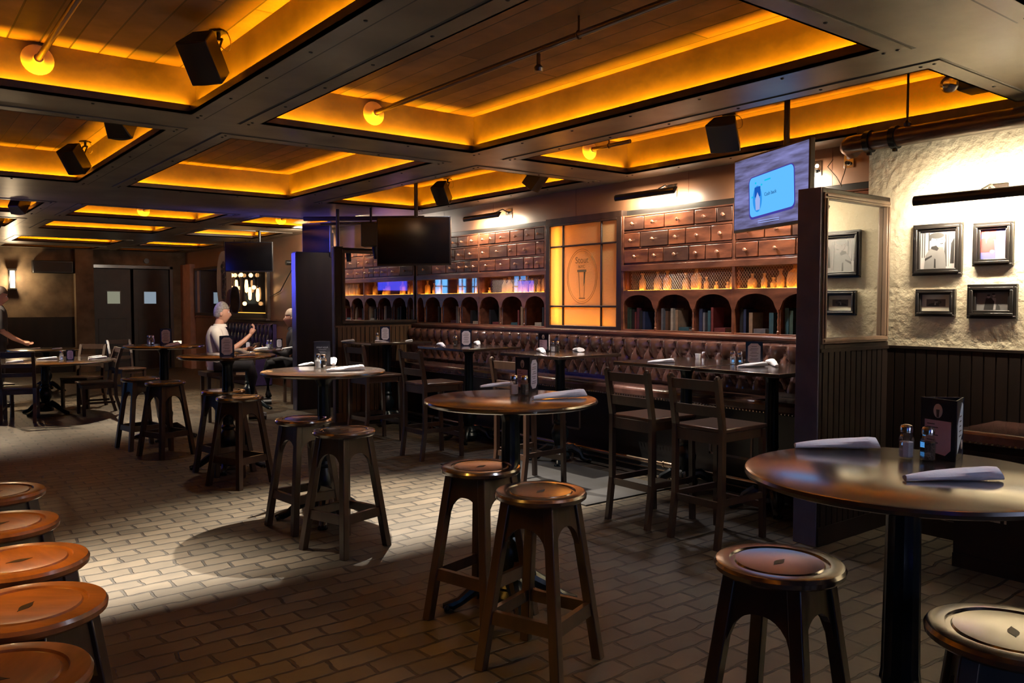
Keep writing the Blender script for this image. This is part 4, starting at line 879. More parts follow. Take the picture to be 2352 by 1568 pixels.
def screen_mat():
    m = bpy.data.materials.new('screen_picture'); m.use_nodes = True; nt_ = m.node_tree; N = nt_.nodes; L = nt_.links; N.remove(N['Principled BSDF'])
    tc = N.new('ShaderNodeTexCoord'); mp = N.new('ShaderNodeMapping'); mp.inputs['Rotation'].default_value = (0, -.5, 0); mp.inputs['Scale'].default_value = (1.2, 1, 9); L.new(tc.outputs['Object'], mp.inputs[0])
    t = N.new('ShaderNodeTexNoise'); t.inputs['Scale'].default_value = 2.2; t.inputs['Detail'].default_value = 6; L.new(mp.outputs[0], t.inputs['Vector'])
    r = N.new('ShaderNodeValToRGB'); r.color_ramp.elements[0].color = (.07, .05, .06, 1); r.color_ramp.elements[1].color = (.36, .36, .80, 1); r.color_ramp.elements[0].position = .3; r.color_ramp.elements[1].position = .7; L.new(t.outputs['Fac'], r.inputs[0])
    e = N.new('ShaderNodeEmission'); e.inputs[1].default_value = .75; L.new(r.outputs[0], e.inputs[0]); L.new(e.outputs[0], N['Material Output'].inputs[0]); return m
def rrect(w_, h, r, n_=5):
    p = []
    for cx, cz, a0 in ((w_/2-r, h/2-r, 0), (-w_/2+r, h/2-r, 90), (-w_/2+r, -h/2+r, 180), (w_/2-r, -h/2+r, 270)):
        for i in range(n_+1): a = math.radians(a0+90*i/n_); p.append((cx+r*math.cos(a), cz+r*math.sin(a)))
    return p
tv = make_tv('lit television on a ceiling pole showing a phone picture, above the near partition', (5.46, 4.11), (5.09, 3.22), 2.40, .99, .575, ZP, 0, (.05, 0), True)
MT = Matrix.Rotation(PI/2, 4, 'X')           # local x right, y up, facing -y
ph = MB(); R3 = MT @ Matrix.Rotation(math.radians(3), 4, 'Z')
ph.prism(rrect(.60, .325, .05), .0137, .0142, 'xyz', 0, Matrix.Translation((.03, 0, -.03)) @ R3)
ph.prism(rrect(.575, .30, .04), .0143, .0148, 'xyz', 1, Matrix.Translation((.03, 0, -.025)) @ R3)
ph.prism([(-.18+.062*math.cos(2*PI*i/28), -.015+.10*math.sin(2*PI*i/28)) for i in range(28)], .0149, .0153, 'xyz', 2, Matrix.Translation((.03, 0, -.03)) @ R3)
ph.prism([(-.215, .0), (-.135, .0), (-.135, .075), (-.215, .075)], .0154, .0157, 'xyz', 3, Matrix.Translation((.03, 0, -.03)) @ R3)
ph.prism([(-.203, -.10), (-.148, -.10), (-.142, -.02), (-.176, .035), (-.208, -.02)], .0158, .016, 'xyz', 4, Matrix.Translation((.03, 0, -.03)) @ R3)
ph.prism([(-.08, .10), (.0, .10), (.0, .112), (-.08, .112)], .0149, .0153, 'xyz', 5, Matrix.Translation((.03, 0, -.03)) @ R3)
for (a, b) in ((-.21, .10), (-.13, .075), (-.26, -.0)): ph.prism([(a, b), (a+.02, b), (a+.02, b+.014), (a, b+.014)], .0149, .0153, 'xyz', 5, Matrix.Translation((.03, 0, -.03)) @ R3)
vs, fs = text_mb('Cash back', .038); ph.add(vs, fs, 6, False, Matrix.Translation((.03, -.0155, -.03)) @ R3 @ Matrix.Translation((-.005, -.012, 0)))
for z_ in (-.225, -.24): ph.prism([(-.14, z_), (.14, z_), (.14, z_+.005), (-.14, z_+.005)], .0137, .0142, 'xyz', 7, MT)
ph.build('phone_picture', [emat('phone_edge', (.06, .05, .35), 1), emat('phone_screen', (.12, .50, 1.0), 1.05), emat('phone_logo_ring', (.03, .30, .85), 1), emat('phone_logo_blue', (.01, .10, .50), 1), emat('phone_logo_pale', (.35, .45, .85), 1), emat('phone_cyan', (.01, .55, .85), 1), emat('phone_text', (.03, .15, .38), 1), emat('caption_lines', (.35, .45, .95), 1)], tv)
make_tv('switched-off television on a pole in front of the left cabinet', (4.52, 8.30), (5.08, 7.68), 2.25, .86, .545, ZP, 0, (.0, 0), False, None)
c3 = Vector((4.95, 13.55, 2.33)); hw = .40; make_tv('switched-off television on a pole above the man in the white shirt', (c3.x-hw*_cy, c3.y+hw*_sy), (c3.x+hw*_cy, c3.y-hw*_sy), 2.33, .80, .50, ZP, 0, (.12, .1))
make_tv('television seen edge-on from behind above the black partition, beside a pole', (5.1, 11.95), (5.38, 11.1), 2.50, .60, .52, ZP, 0, (.16, .0))
# unseen screens of the bar side, for glass reflections; the first added for the posts' blue light
def bar_tv(x, y, z, w_, h, label):
    t = thing('television', label, 'television', (x, y, z)); MB().box(-.03, 0, -w_/2, w_/2, -h/2, h/2).build('casing', M_black, t); MB().box(.0, .003, -w_/2+.02, w_/2-.02, -h/2+.02, h/2-.02).build('screen', E_tvb, t)
    MB().cyl((-.02, 0, h/2), (-.02, 0, ZP-z), .02).build('ceiling_pole', M_black, t); return t
bar_tv(.75, 11.7, 2.15, 1.1, .62, 'unseen blue television of the bar side, added to glow on the partition posts')
t = thing('television', 'blue television on the near wall, reflected in the far mirror', 'television', (-1.45, NEAR+.003, 2.28)); MB().box(-.56, .56, 0, .05, -.32, .32).build('casing', M_black, t); MB().box(-.54, .54, .05, .053, -.30, .30).build('screen', E_tvb, t)
bar_tv(-1.6, 16.8, 1.97, .7, .4, 'second blue television of the bar side, reflected in the left cabinet glass')
# ================================================================ CEILING SPEAKERS
def make_speaker(label):
    t = thing('ceiling_speaker', label, 'speaker', (0, 0, 0), 0, 'black loudspeakers hung in the coffers')
    m_ = MB(); h = .30
    # cabinet: trapezoid plan, tilted down; local -y = front
    R_ = Matrix.Rotation(math.radians(38), 4, 'X')
    poly = [(-.115, -.10), (.115, -.10), (.08, .09), (-.08, .09)]
    m_.prism(poly, -.16, .14, 'xyz', 0, R_); m_.build('cabinet', M_black, t, bevel=.010)
    g_ = MB(); n_ = 8; pts = [(-.108+.216*i/n_, -.10-.022*math.sin(PI*i/n_)) for i in range(n_+1)]+[(.108, -.098), (-.108, -.098)]
    g_.prism(pts, -.15, .13, 'xyz', 0, R_); g_.build('grille', mat('speaker_grille', (.022, .020, .019), .6, .3), t)
    b_ = MB().tube([(-.03, .10, .05), (-.03, .16, .16), (.03, .16, .16), (.03, .10, .05)], .008, 6).cyl((0, .16, .15), (0, .16, .215), .014).box(-.05, .05, .12, .2, .205, .215); b_.build('bracket', M_black, t)
    q = MB(); pts = [Vector((.05+.05*math.sin(a*.7), .15, .16+.05*math.cos(a*.9)-.01*a)) for a in [i*.45 for i in range(14)]]
    q.tube(pts, .003, 5); q.build('cable', mat('grey_cable', (.25, .2, .14), .5), t)
    return t
SPK = [(1.46, 4.62, 2.90, -.9, 'large black ceiling speaker with coiled cable in the top left coffer'), (1.50, 8.55, 2.90, -.9, 'black ceiling speaker in the second left coffer'), (1.50, 6.75, 2.94, 2.5, 'black ceiling speaker mostly hidden behind the left cross beam'),
       (5.36, 4.15, 2.90, -1.15, 'broad black ceiling speaker left of the lit television'), (5.42, 8.35, 2.89, -1.1, 'ceiling speaker with a pale grille above the switched-off television'), (5.40, 6.55, 2.85, .5, 'black ceiling speaker only peeping out behind the beam near the wall'),
       (1.48, 12.2, 2.84, 2.5, 'tiny far ceiling speaker in the third left coffer'), (1.46, 14.7, 2.84, 2.5, 'tiny far ceiling speaker in the fourth left coffer')]
sp = make_speaker(SPK[0][4]); sp.scale = (.82, .82, .82); sp.location = SPK[0][:3]; sp.rotation_euler = (0, 0, SPK[0][3])
for x, y, z, r, lab in SPK[1:]:
    o = dup(sp, (x, y, z), r, lab)
o_ = [q for q in bpy.data.objects if q.get('label', '').startswith('broad black ceiling')][0]; o_.scale = (1.05, 1.0, .8)
# ================================================================ SPRINKLER PIPES
def pipe_run(x, y0, y1, z, label):
    t = thing('sprinkler_pipe', label, 'pipe', (0, 0, 0), 0, None)
    MB().cyl((x, y0, z), (x, y1, z), .018, None, 12).build('pipe', M_pipe, t)
    f = MB(); T = Matrix.Translation((x, y1, z)) @ Matrix.Rotation(PI/2, 4, 'X'); f.lathe([(.001, .0), (.085, .0), (.088, .006), (.08, .014), (.05, .022), (.03, .035), (.025, .05), (.018, .05)], 24, (0, 0, 0), 0, T); f.build('escutcheon', M_flange, t)
    yh = (y0+y1)/2-(.6 if y1-y0 > 2 else 0); h = MB().cyl((x, yh, z), (x, yh, ZP), .006).tube([(x+.02*math.cos(a), yh, z+.022*math.sin(a)) for a in [i*PI/6 for i in range(13)]], .004, 5); h.build('hanger', M_pipe, t)
    return t
PX = [(.79, 2.2, 5.51+MG, 2.98, 'dark pipe ending in a glowing round flange in the top left coffer'), (3.0, 2.2, 5.51+MG, 2.98, 'dark pipe ending in a round flange in the large middle coffer'), (5.22, 5.05, 5.51+MG, 2.96, 'dark pipe with a small flange in the coffer beside the cabinets')]
for a in PX: pipe_run(*a)
pipe_run(3.15, 11.4, 12.85+MG, 2.92, 'short pipe with a round flange in the third middle coffer'); pipe_run(5.25, 11.4, 12.85+MG, 2.92, 'short pipe with a round flange in the third right coffer')
s_ = MB().lathe([(.001, 0), (.025, 0), (.03, .02), (.012, .04), (.012, .10)], 12, (3.0, 3.62, 2.86)); o = s_.build('sprinkler_head', M_pipe); o.parent = [q for q in bpy.data.objects if q.get('label', '').endswith('flange in the large middle coffer')][0]
# big wall pipe
bp_ = thing('drain_pipe', 'thick dark red pipe with clamps and an elbow along the top of the cream wall', 'pipe', (0, 0, 0))
zc = 2.66; xc = 5.42; rr_ = .062
MB().taper_tube([(xc+.12, 3.16, zc-.02), (xc+.05, 3.16, zc), (xc+.012, 3.13, zc), (xc, 3.08, zc), (xc, -3.9, zc)], [rr_]*5, 18).build('pipe', M_pipe, bp_)
for yc in (2.98, 2.80): MB().cyl((xc, yc-.02, zc), (xc, yc+.02, zc), rr_+.014, None, 18).box(xc-.012, xc+.012, yc-.012, yc+.012, zc-rr_-.03, zc-rr_).build('clamp', M_iron, bp_)
MB().cyl((xc, 2.72, zc+.05), (xc, 2.72, ZP), .008).lathe([(.02, 0), (.024, .03), (.008, .05)], 10, (xc, 2.72, zc+.05)).build('hanger_rod', M_iron, bp_)
# emergency light in the last coffer
el = thing('emergency_light', 'twin-head emergency light glowing amber in the coffer above the cream wall', 'lamp', (5.3, 2.38, 2.91))
MB().box(-.0, .2, -.14, -.02, -.05, .09).build('housing', M_black, el, bevel=.01)
for y_ in (.02, -.2):
    q = MB(); q.lathe([(.001, 0), (.05, .0), (.055, .01), (.045, .05), (.02, .065)], 20, (0, 0, 0), 0, Matrix.Translation((0, y_, .0)) @ Matrix.Rotation(-PI/2-.4, 4, 'Y') @ Matrix.Rotation(.5, 4, 'X')); h_ = q.build('lamp_head', M_chrome, el)
# ================================================================ PICTURE LIGHTS
def picture_light(label, x, y0, y1, z, wallx, power, plate_y=None, col=(1, .85, .62), ang=-42):
    t = thing('picture_light', label, 'lamp', (0, 0, 0), 0, 'dark bar picture lights on the wall'); yc = plate_y or (y0+y1)/2
    m_ = MB(); n_ = 10; r = .036
    arc = [(r*math.cos(PI*i/n_), r*math.sin(PI*i/n_)) for i in range(n_+1)]; inn = [(a*.9, b*.9) for a, b in arc[::-1]]
    T = Matrix.Translation((x, 0, z)) @ Matrix.Rotation(math.radians(-55), 4, 'Y')
    for i in range(n_):
        a, b, c, d = arc[i], arc[i+1], (arc[i+1][0]*.9, arc[i+1][1]*.9), (arc[i][0]*.9, arc[i][1]*.9)
        m_.prism([a, b, c, d], y0, y1, 'xzy', 0, T)
    for e in (y0, y1-.004): m_.prism(arc, e, e+.004, 'xzy', 0, T)
    m_.build('hood', M_frame, t)
    MB().cyl((x+.008, y0+.03, z-.002), (x+.008, y1-.03, z-.002), .008, None, 8).build('lamp_tube', emat('picture_lamp_tube', (1, .80, .52), 6), t)
    k = MB().box(wallx-.012, wallx-.001, yc-.06, yc+.06, z-.03, z+.09); k.build('wall_plate', M_chrome, t, bevel=.003)
    MB().tube([(wallx-.01, yc, z+.04), ((x+wallx)/2, yc, z+.075), (x+.01, yc, z+.035)], .008, 8).ball((wallx-.02, yc, z+.04), .018).build('arm', M_frame, t)
    l = lamp('AREA', (x+.034, (y0+y1)/2, z-.024), power, col, (x+.06, (y0+y1)/2, z-1), .04, (y1-y0)*.9, name='picture_light_glow')
    l.rotation_euler = (0, math.radians(ang), 0); return t
picture_light('dark picture light above the right cabinet, left of the lit television', 5.80, 5.03, 5.79, 2.585, WX, 32, 5.25)
picture_light('dark picture light above the left cabinet, beside the switched-off television', 5.80, 7.70, 8.42, 2.59, WX, 32, 7.78)
picture_light('long dark picture light above the four framed photographs', 5.30, 1.55, 2.60, 2.205, 5.55, 62, 2.2, ang=-72)
picture_light('unseen long dark picture light added beyond the right edge of the picture wall', 5.30, -.4, .65, 2.205, 5.55, 210, .1, ang=-80)  # added out of view to brighten the ceiling panel and near seats
picture_light('unseen picture light added behind the lit television to brighten the wall', 5.80, 3.72, 4.34, 2.585, WX, 46, 4.0)  # no fixture shows here; added to light the wall beside the television
# outlets and cables right of the television
for (y_, z_, lab) in ((3.73, 2.63, 'wall outlet plate half hidden by the lit television'), (3.46, 2.66, 'wall outlet plate with a black plug under the pipe elbow')):
    t = thing('wall_outlet', lab, 'outlet', (WX, y_, z_)); MB().box(-.008, -.0005, -.04, .04, -.06, .06).build('cover_plate', M_chrome, t, bevel=.002)
    MB().cyl((-.008, .0, .022), (-.011, .0, .022), .017).cyl((-.008, 0, -.022), (-.011, 0, -.022), .017).build('sockets', M_napkin, t); MB().cyl((-.011, 0, -.022), (-.04, 0, -.022), .014).build('plug', M_black, t)
pts = [Vector(p) for p in ((5.96, 3.46, 2.62), (5.9, 3.44, 2.55), (5.82, 3.42, 2.47), (5.76, 3.38, 2.43), (5.86, 3.48, 2.52), (5.93, 3.6, 2.62), (5.97, 3.58, 2.68))]
o = MB().tube(pts, .0035, 6).build('cable', mat('grey_cable', (.25, .2, .14), .5)); tag(o, 'thin pale cable looping down from the outlet behind the near partition', 'cable')
# ================================================================ FRAMED PHOTOGRAPHS
def picture(label, y0, y1, z0, z1, fw, mw, kind):
    X = 5.548; t = thing('framed_photograph', label, 'picture', (X, (y0+y1)/2, (z0+z1)/2)); a = (y1-y0)/2; b = (z1-z0)/2
    f = MB()
    for k, (o0, o1, d) in enumerate(((0, .35, .030), (.35, .7, .040), (.7, 1.0, .026))):
        ao, ai, bo, bi = a-fw*o0, a-fw*o1, b-fw*o0, b-fw*o1
        for (p, q, r, s) in ((-ao, ao, bi, bo), (-ao, ao, -bo, -bi), (-ao, -ai, -bi, bi), (ai, ao, -bi, bi)): f.box(-d, 0, p, q, r, s)
    f.build('frame', M_frame, t, bevel=.003)
    a -= fw; b -= fw; MB().box(-.008, 0, -a, a, -b, b).build('mat_board', mat('ivory_mat_board', (.60, .56, .46), .8) if mw > .005 else mat('grey_photo_ground', (.50, .50, .50), .7), t)
    a -= mw; b -= mw; T = face_T((-.0085, 0, 0), (0, -1, 0), (0, 0, 1)); m_ = MB()
    G = [mat('photo_light_grey', (.15, .145, .145), .6), mat('photo_mid_grey', (.05, .048, .048), .6), mat('photo_dark', (.02, .018, .018), .6), mat('photo_pale', (.33, .31, .31), .6), mat('photo_red', (.45, .05, .05), .6), mat('photo_blue', (.10, .10, .45), .6), mat('photo_pink', (.75, .45, .60), .6), mat('photo_brown', (.09, .07, .065), .6)]
    m_.prism([(-a, -b), (a, -b), (a, b), (-a, b)], 0, .0005, 'xyz', {'boy': 3, 'red': 5, 'pair': 7, 'two': 0}[kind], T)
    def el_(cx, cy, rx, ry, m, h, n_=18, T=T): m_.prism([(cx+rx*math.cos(2*PI*i/n_), cy+ry*math.sin(2*PI*i/n_)) for i in range(n_)], .0004, h, 'xyz', m, T)
    def pg(p, m, h): m_.prism([(u*a, v*b) for u, v in p], .0004, h, 'xyz', m, T)
    if kind == 'boy':
        for u in (-.93, -.80, -.55): pg([(u, -.4), (u+.05, -.4), (u+.06, .9), (u-.01, .9)], 1, .0008)
        pg([(.35, -.9), (.62, -.9), (.60, .75), (.38, .8)], 1, .0008); pg([(.70, -.75), (.92, -.75), (.92, .6), (.74, .3)], 2, .0009); pg([(.52, -.95), (.60, -.95), (.56, .8), (.48, .8)], 3, .001)
        pg([(-.80, -1), (.48, -1), (.42, -.3), (.30, .12), (-.05, .16), (-.45, .08), (-.72, -.30)], 0, .0011)
        pg([(-.75, -.45), (-.35, -.28), (-.33, -.36), (-.74, -.58)], 2, .0013); pg([(-.2, -.45), (-.12, -.5), (-.10, -.98), (-.22, -.95)], 2, .0013); pg([(-.38, .17), (-.10, .22), (.05, .05), (-.05, -.06), (-.40, .05)], 2, .0014)
        el_(.05*a, .47*b, .37*a, .27*b, 3, .0015); el_(-.08*a, .74*b, .42*a, .16*b, 1, .0017); pg([(-.55, .45), (-.40, .5), (-.32, .78), (-.48, .76)], 1, .0018)
        el_(.22*a, .52*b, .035*a, .02*b, 2, .0019); el_(-.08*a+.0, .52*b, .035*a, .02*b, 2, .0019); pg([(.10, .31), (.30, .34), (.28, .29), (.14, .28)], 2, .0019)
    elif kind == 'red':
        pg([(-1, -.55), (.1, -.55), (.05, .25), (-.3, .45), (-1, .4)], 4, .0008); pg([(-.2, .3), (.2, .3), (.2, .95), (-1, .95), (-1, .7)], 4, .0006)
        el_(-.55*a, .60*b, .22*a, .24*b, 3, .001); el_(-.55*a, .78*b, .24*a, .12*b, 7, .0012); pg([(-.60, .05), (-.50, .38), (-.66, .38)], 3, .0012)
        pg([(.18, -1), (.98, -1), (.9, .15), (.5, .30), (.22, .12)], 6, .001); el_(.50*a, .52*b, .17*a, .20*b, 3, .0012); el_(.48*a, .74*b, .30*a, .12*b, 3, .0014); el_(-.1*a, -.5*b, .2*a, .12*b, 3, .0014)
    elif kind == 'pair':
        pg([(-.9, -1), (.35, -1), (.3, -.2), (-.2, .05), (-.7, -.25)], 2, .0008); pg([(-.15, -.6), (.0, -.6), (-.02, .1), (-.12, .1)], 3, .001); el_(.05*a, .35*b, .18*a, .35*b, 0, .001); el_(.06*a, .68*b, .22*a, .24*b, 2, .0012); el_(.38*a, .18*b, .20*a, .42*b, 2, .0009); el_(.34*a, .22*b, .11*a, .26*b, 1, .0012)
    else:
        pg([(-1, -1), (1, -1), (1, .15), (-1, .05)], 1 if False else 0, .0006); pg([(-.55, -.95), (.05, -.95), (.12, .0), (-.1, .4), (-.42, .35)], 2, .0009); el_(-.24*a, .55*b, .10*a, .20*b, 3, .0011); el_(-.25*a, .68*b, .11*a, .10*b, 2, .0012)
        pg([(-.05, -.9), (.2, -.9), (.22, .35), (.0, .45)], 3, .0008); el_(.08*a, .68*b, .09*a, .18*b, 3, .0011); el_(.06*a, .80*b, .10*a, .10*b, 2, .0013); pg([(.2, -.95), (.5, -.95), (.45, -.5), (.28, -.25)], 1, .001)
    m_.build('photo', G, t); return t
picture('large framed black-and-white photograph of a smiling child in a coat, top left', 2.40, 2.715, 1.735, 2.075, .045, 0, 'boy')
picture('framed colour photograph of two people, one in red, top right', 2.10, 2.335, 1.785, 2.06, .045, 0, 'red')
picture('small framed photograph with a wide ivory mount, bottom left', 2.435, 2.69, 1.465, 1.645, .036, .030, 'pair')
picture('framed grey photograph of two seated people in a broad black frame, bottom right', 2.07, 2.36, 1.455, 1.672, .052, 0, 'two')
picture('framed photograph at the right edge of the picture wall', 1.72, 1.98, 1.78, 2.06, .045, 0, 'two')
# ================================================================ FAR WALL AND ALCOVE
sc = thing('wall_sconce', 'lit glass wall sconce on the far stone wall at the left', 'lamp', (2.35, FAR-.001, 2.08))
MB().box(-.06, .06, -.04, 0, -.22, .22).box(-.08, .08, -.14, -.0, .19, .22).box(-.08, .08, -.14, 0, -.22, -.20).build('back_plate', M_black, sc)
MB().cyl((0, -.09, -.19), (0, -.09, .18), .045, None, 14).build('glass_shade', emat('sconce_glow', (1, .82, .5), 7), sc)
lamp('POINT', (2.35, FAR-.25, 2.08), 40, (1, .72, .42), None, .05, name='sconce_light')
for (x0, x1, z0, z1, lab) in ((2.72, 3.52, 2.22, 2.50, 'dark wall-mounted speaker box right of the sconce on the far wall'), (1.7, 2.12, 2.30, 2.50, 'dark wall-mounted box left of the sconce on the far wall')):
    t = thing('wall_speaker', lab, 'speaker', ((x0+x1)/2, FAR, (z0+z1)/2)); a = (x1-x0)/2; b = (z1-z0)/2
    MB().box(-a, a, -.22, -.02, -b, b).build('cabinet', M_black, t, bevel=.02); MB().box(-a+.03, a-.03, -.225, -.22, -b+.03, b-.03).build('grille', mat('speaker_grille', (.022, .020, .019), .6, .3), t); MB().box(-.05, .05, -.03, 0, -.05, .05).build('bracket', M_chrome, t)
o = MB().cyl((5.1, FAR, 2.56), (5.1, FAR-.04, 2.56), .06, None, 16).build('exit_bell', M_black); tag(o, 'small round black bell above the double doors', 'bell')
# long mirror on the right wall near the doors, oval plaque and carved board
mr = thing('wall_mirror', 'wide framed mirror on the panelled wall beside the double doors', 'mirror', (WX, 0, 0))
MB().box(-.01, -.002, 16.9, 19.9, 1.34, 2.32).build('glass', M_mirror, mr); f = MB()
for (a, b, c, d) in ((16.84, 19.96, 2.32, 2.38), (16.84, 19.96, 1.28, 1.34), (16.84, 16.9, 1.34, 2.32), (19.9, 19.96, 1.34, 2.32)): f.box(-.035, 0, a, b, c, d)
f.build('frame', M_dkwood, mr, bevel=.004)
struct(MB().box(WX-.12, WX, 20.0, FAR, 0, 2.48).build(nt(), mat('rosy_post', (.42, .20, .13), .5)))
bd = thing('carved_board', 'long hanging oval wooden board with a dark carved strip left of the far television', 'decoration', (5.42, 16.2, 1.98), -YAW)
def oval(rx, rz, n_=28): return [(rx*math.copysign(abs(math.cos(2*PI*i/n_))**.7, math.cos(2*PI*i/n_)), rz*math.sin(2*PI*i/n_)) for i in range(n_)]
MB().prism(oval(.145, .60), -.02, .02, 'xzy').build('board', M_moul, bd, bevel=.006)
MB().prism(oval(.05, .40), -.032, -.02, 'xzy').build('carved_strip', M_dkwood, bd)
m_ = MB(); random.seed(3)
for i in range(7): m_.ball((random.uniform(-.02, .03), -.035, -.3+.1*i), .035, 8, 6, 0, (1, .5, 1.2))
m_.build('carving', M_frame, bd)
MB().tube([(0, 0, .58), (0, 0, ZB-1.98)], .005, 6).build('hanging_wire', M_black, bd)
mr2 = thing('oval_mirror', 'narrow oval mirror hanging below the carved board', 'mirror', (5.52, 15.9, 1.62), -YAW)
MB().prism(oval(.10, .27), -.008, .008, 'xzy').build('rim', M_frame, mr2); MB().prism(oval(.085, .25), -.010, -.0081, 'xzy').build('glass', M_mirror, mr2); MB().tube([(0, 0, .26), (0, 0, ZB-1.62)], .004, 6).build('hanging_wire', M_black, mr2)
# dark pane whose bulb reflections are built as glowing bulbs in front
aw2 = thing('recessed_window', 'dark recessed window with bulb reflections built as bulbs behind the man in the white shirt', 'window', (WX, 0, 0))
f = MB()
for (a, b, c, d) in ((15.3, 17.35, 2.30, 2.40), (15.3, 17.35, 1.26, 1.36), (15.3, 15.4, 1.36, 2.30), (17.25, 17.35, 1.36, 2.30)): f.box(-.07, 0, a, b, c, d)
f.box(-.12, 0, 15.25, 17.4, 1.22, 1.26); f.build('frame', M_dkwood, aw2, bevel=.006)
MB().box(-.006, -.001, 15.4, 17.25, 1.36, 2.30).build('glass', mat('night_glass', (.012, .014, .022), .08), aw2)
MB().box(-.066, -.012, 15.42, 17.23, 1.362, 1.372).build('sill_light', emat('sill_led', (1, .42, .06), 2.2), aw2)
random.seed(11)
bulbs = [(540, 632, 0), (554, 631, 0), (576, 632, 0), (532, 632, 0), (543, 655, 1), (566, 655, 1), (574, 672, 1), (592, 675, 1), (583, 660, 0), (532, 661, 0), (562, 697, 0)]
for i, (px, py, lg) in enumerate(bulbs):
    p = at_x(px, py, 5.90-.07*(i % 3)); sideof = ordn[sorted([b_[0]+b_[1]*.001 for b_ in bulbs]).index(px+py*.001)]
    t = thing('reflection_bulb', '%s filament bulb as a reflection, %s from the left before the dark recessed window' % ('long glowing' if lg else 'round glowing', sideof), 'lamp', p, 0, 'bulb reflections built as bulbs before the dark recessed window')
    if lg: MB().lathe([(.001, -.15), (.028, -.13), (.036, -.02), (.028, .08), (.016, .12)], 14).build('bulb', E_bulb, t)
    else: MB().ball((0, 0, 0), .042).build('bulb', E_bulb, t)
    MB().cyl((0, 0, .04 if not lg else .11), (0, 0, .16), .02).build('socket', M_black, t)
    MB().cyl((0, 0, .16), (0, 0, ZB-p.z), .004, None, 6).build('cord', M_black, t)
# purple tufted bench below it
pb = thing('purple_bench', 'purple tufted booth bench behind the seated man', 'bench', (0, 0, 0))
vs, fs = tufted(15.0, 17.6, .62, 1.17, 5.92, .2, .2, .05, 7, 7); MB().add(vs, fs, 0, True).box(5.92, 5.99, 15.0, 17.6, .45, 1.16).build('tufted_back', M_purple, pb)
MB().box(5.5, 5.9, 15.0, 17.6, .0, .6).build('seat', M_purple, pb, bevel=.02)
sw = thing('wall_camera', 'small black device with a drooping wire on the panelled wall by the black partition', 'camera', (WX, 14.05, 2.28)); MB().box(-.02, 0, -.1, .1, -.1, .1).build('plate', M_chrome, sw); MB().cyl((-.02, 0, 0), (-.2, 0, 0), .045).build('body', M_black, sw)
MB().tube([(-.01, .1, -.05), (-.03, .35, -.25), (-.03, .7, -.5), (-.03, 1.2, -.6)], .008, 5).build('wire', M_black, sw)
# black box and pipes above the far partition
bxp = thing('projector_box', 'black equipment box with round lens hanging above the far mirrored partition', 'speaker', (5.1, 9.45, 2.42), -YAW)
MB().box(-.16, .20, -.12, .14, -.14, .16).build('housing', M_black, bxp, bevel=.01); MB().cyl((.1, -.12, .04), (.1, -.16, .04), .05, None, 16).build('lens', M_chrome, bxp); MB().tube([(-.05, 0, .16), (-.05, 0, ZB-2.42)], .015, 8).build('hanger', M_black, bxp); MB().cyl((0, -.02, -.14), (.02, -.02, -.30), .04, .03).build('spout', M_black, bxp)
for i, (p, q, r, lab) in enumerate([((4.55, 10.4, 2.68), (5.75, 9.3, 2.68), .03, 'dark pipe running above the far mirrored partition, upper'), ((4.7, 10.2, 2.60), (5.3, 9.6, 2.62), .018, 'thin pale pipe running above the far mirrored partition, lower')]):
    o = MB().cyl(p, q, r, None, 12).build('conduit', M_pipe if i == 0 else M_brass); tag(o, lab, 'pipe')
pz = thing('ceiling_post', 'thin black post from the ceiling to the top of the far partition end', 'post', (4.76, 9.82, 2.281)); MB().cyl((0, 0, 0), (0, 0, ZB-.009-2.281), .022).build('pole', M_black, pz); MB().box(-.05, .05, -.05, .05, 0, .01).build('foot_plate', M_black, pz)
# ================================================================ PEOPLE
def skin_body(name, nodes, edges, m, parent, levels=2, root=0):
    me = bpy.data.meshes.new(name); me.from_pydata([n_[0] for n_ in nodes], edges, []); me.materials.append(m); me.update()
    o = bpy.data.objects.new(name, me); C.collection.objects.link(o); o.parent = parent
    me.skin_vertices.new() if not me.skin_vertices else None
    sk = o.modifiers.new('skin', 'SKIN'); sk.use_smooth_shade = True
    for i, n_ in enumerate(nodes):
        r = n_[1]; me.skin_vertices[0].data[i].radius = (r, r) if not isinstance(r, tuple) else r; me.skin_vertices[0].data[i].use_root = (i == root)
    s_ = o.modifiers.new('sub', 'SUBSURF'); s_.levels = s_.render_levels = levels
    dg = bpy.context.evaluated_depsgraph_get(); ev = o.evaluated_get(dg); nm = bpy.data.meshes.new_from_object(ev)
    out = MB(); out.v = [tuple(v.co) for v in nm.vertices]; out.f = [tuple(p.vertices) for p in nm.polygons]; out.m = [0]*len(out.f); out.sm = [True]*len(out.f)
    bpy.data.objects.remove(o); return out
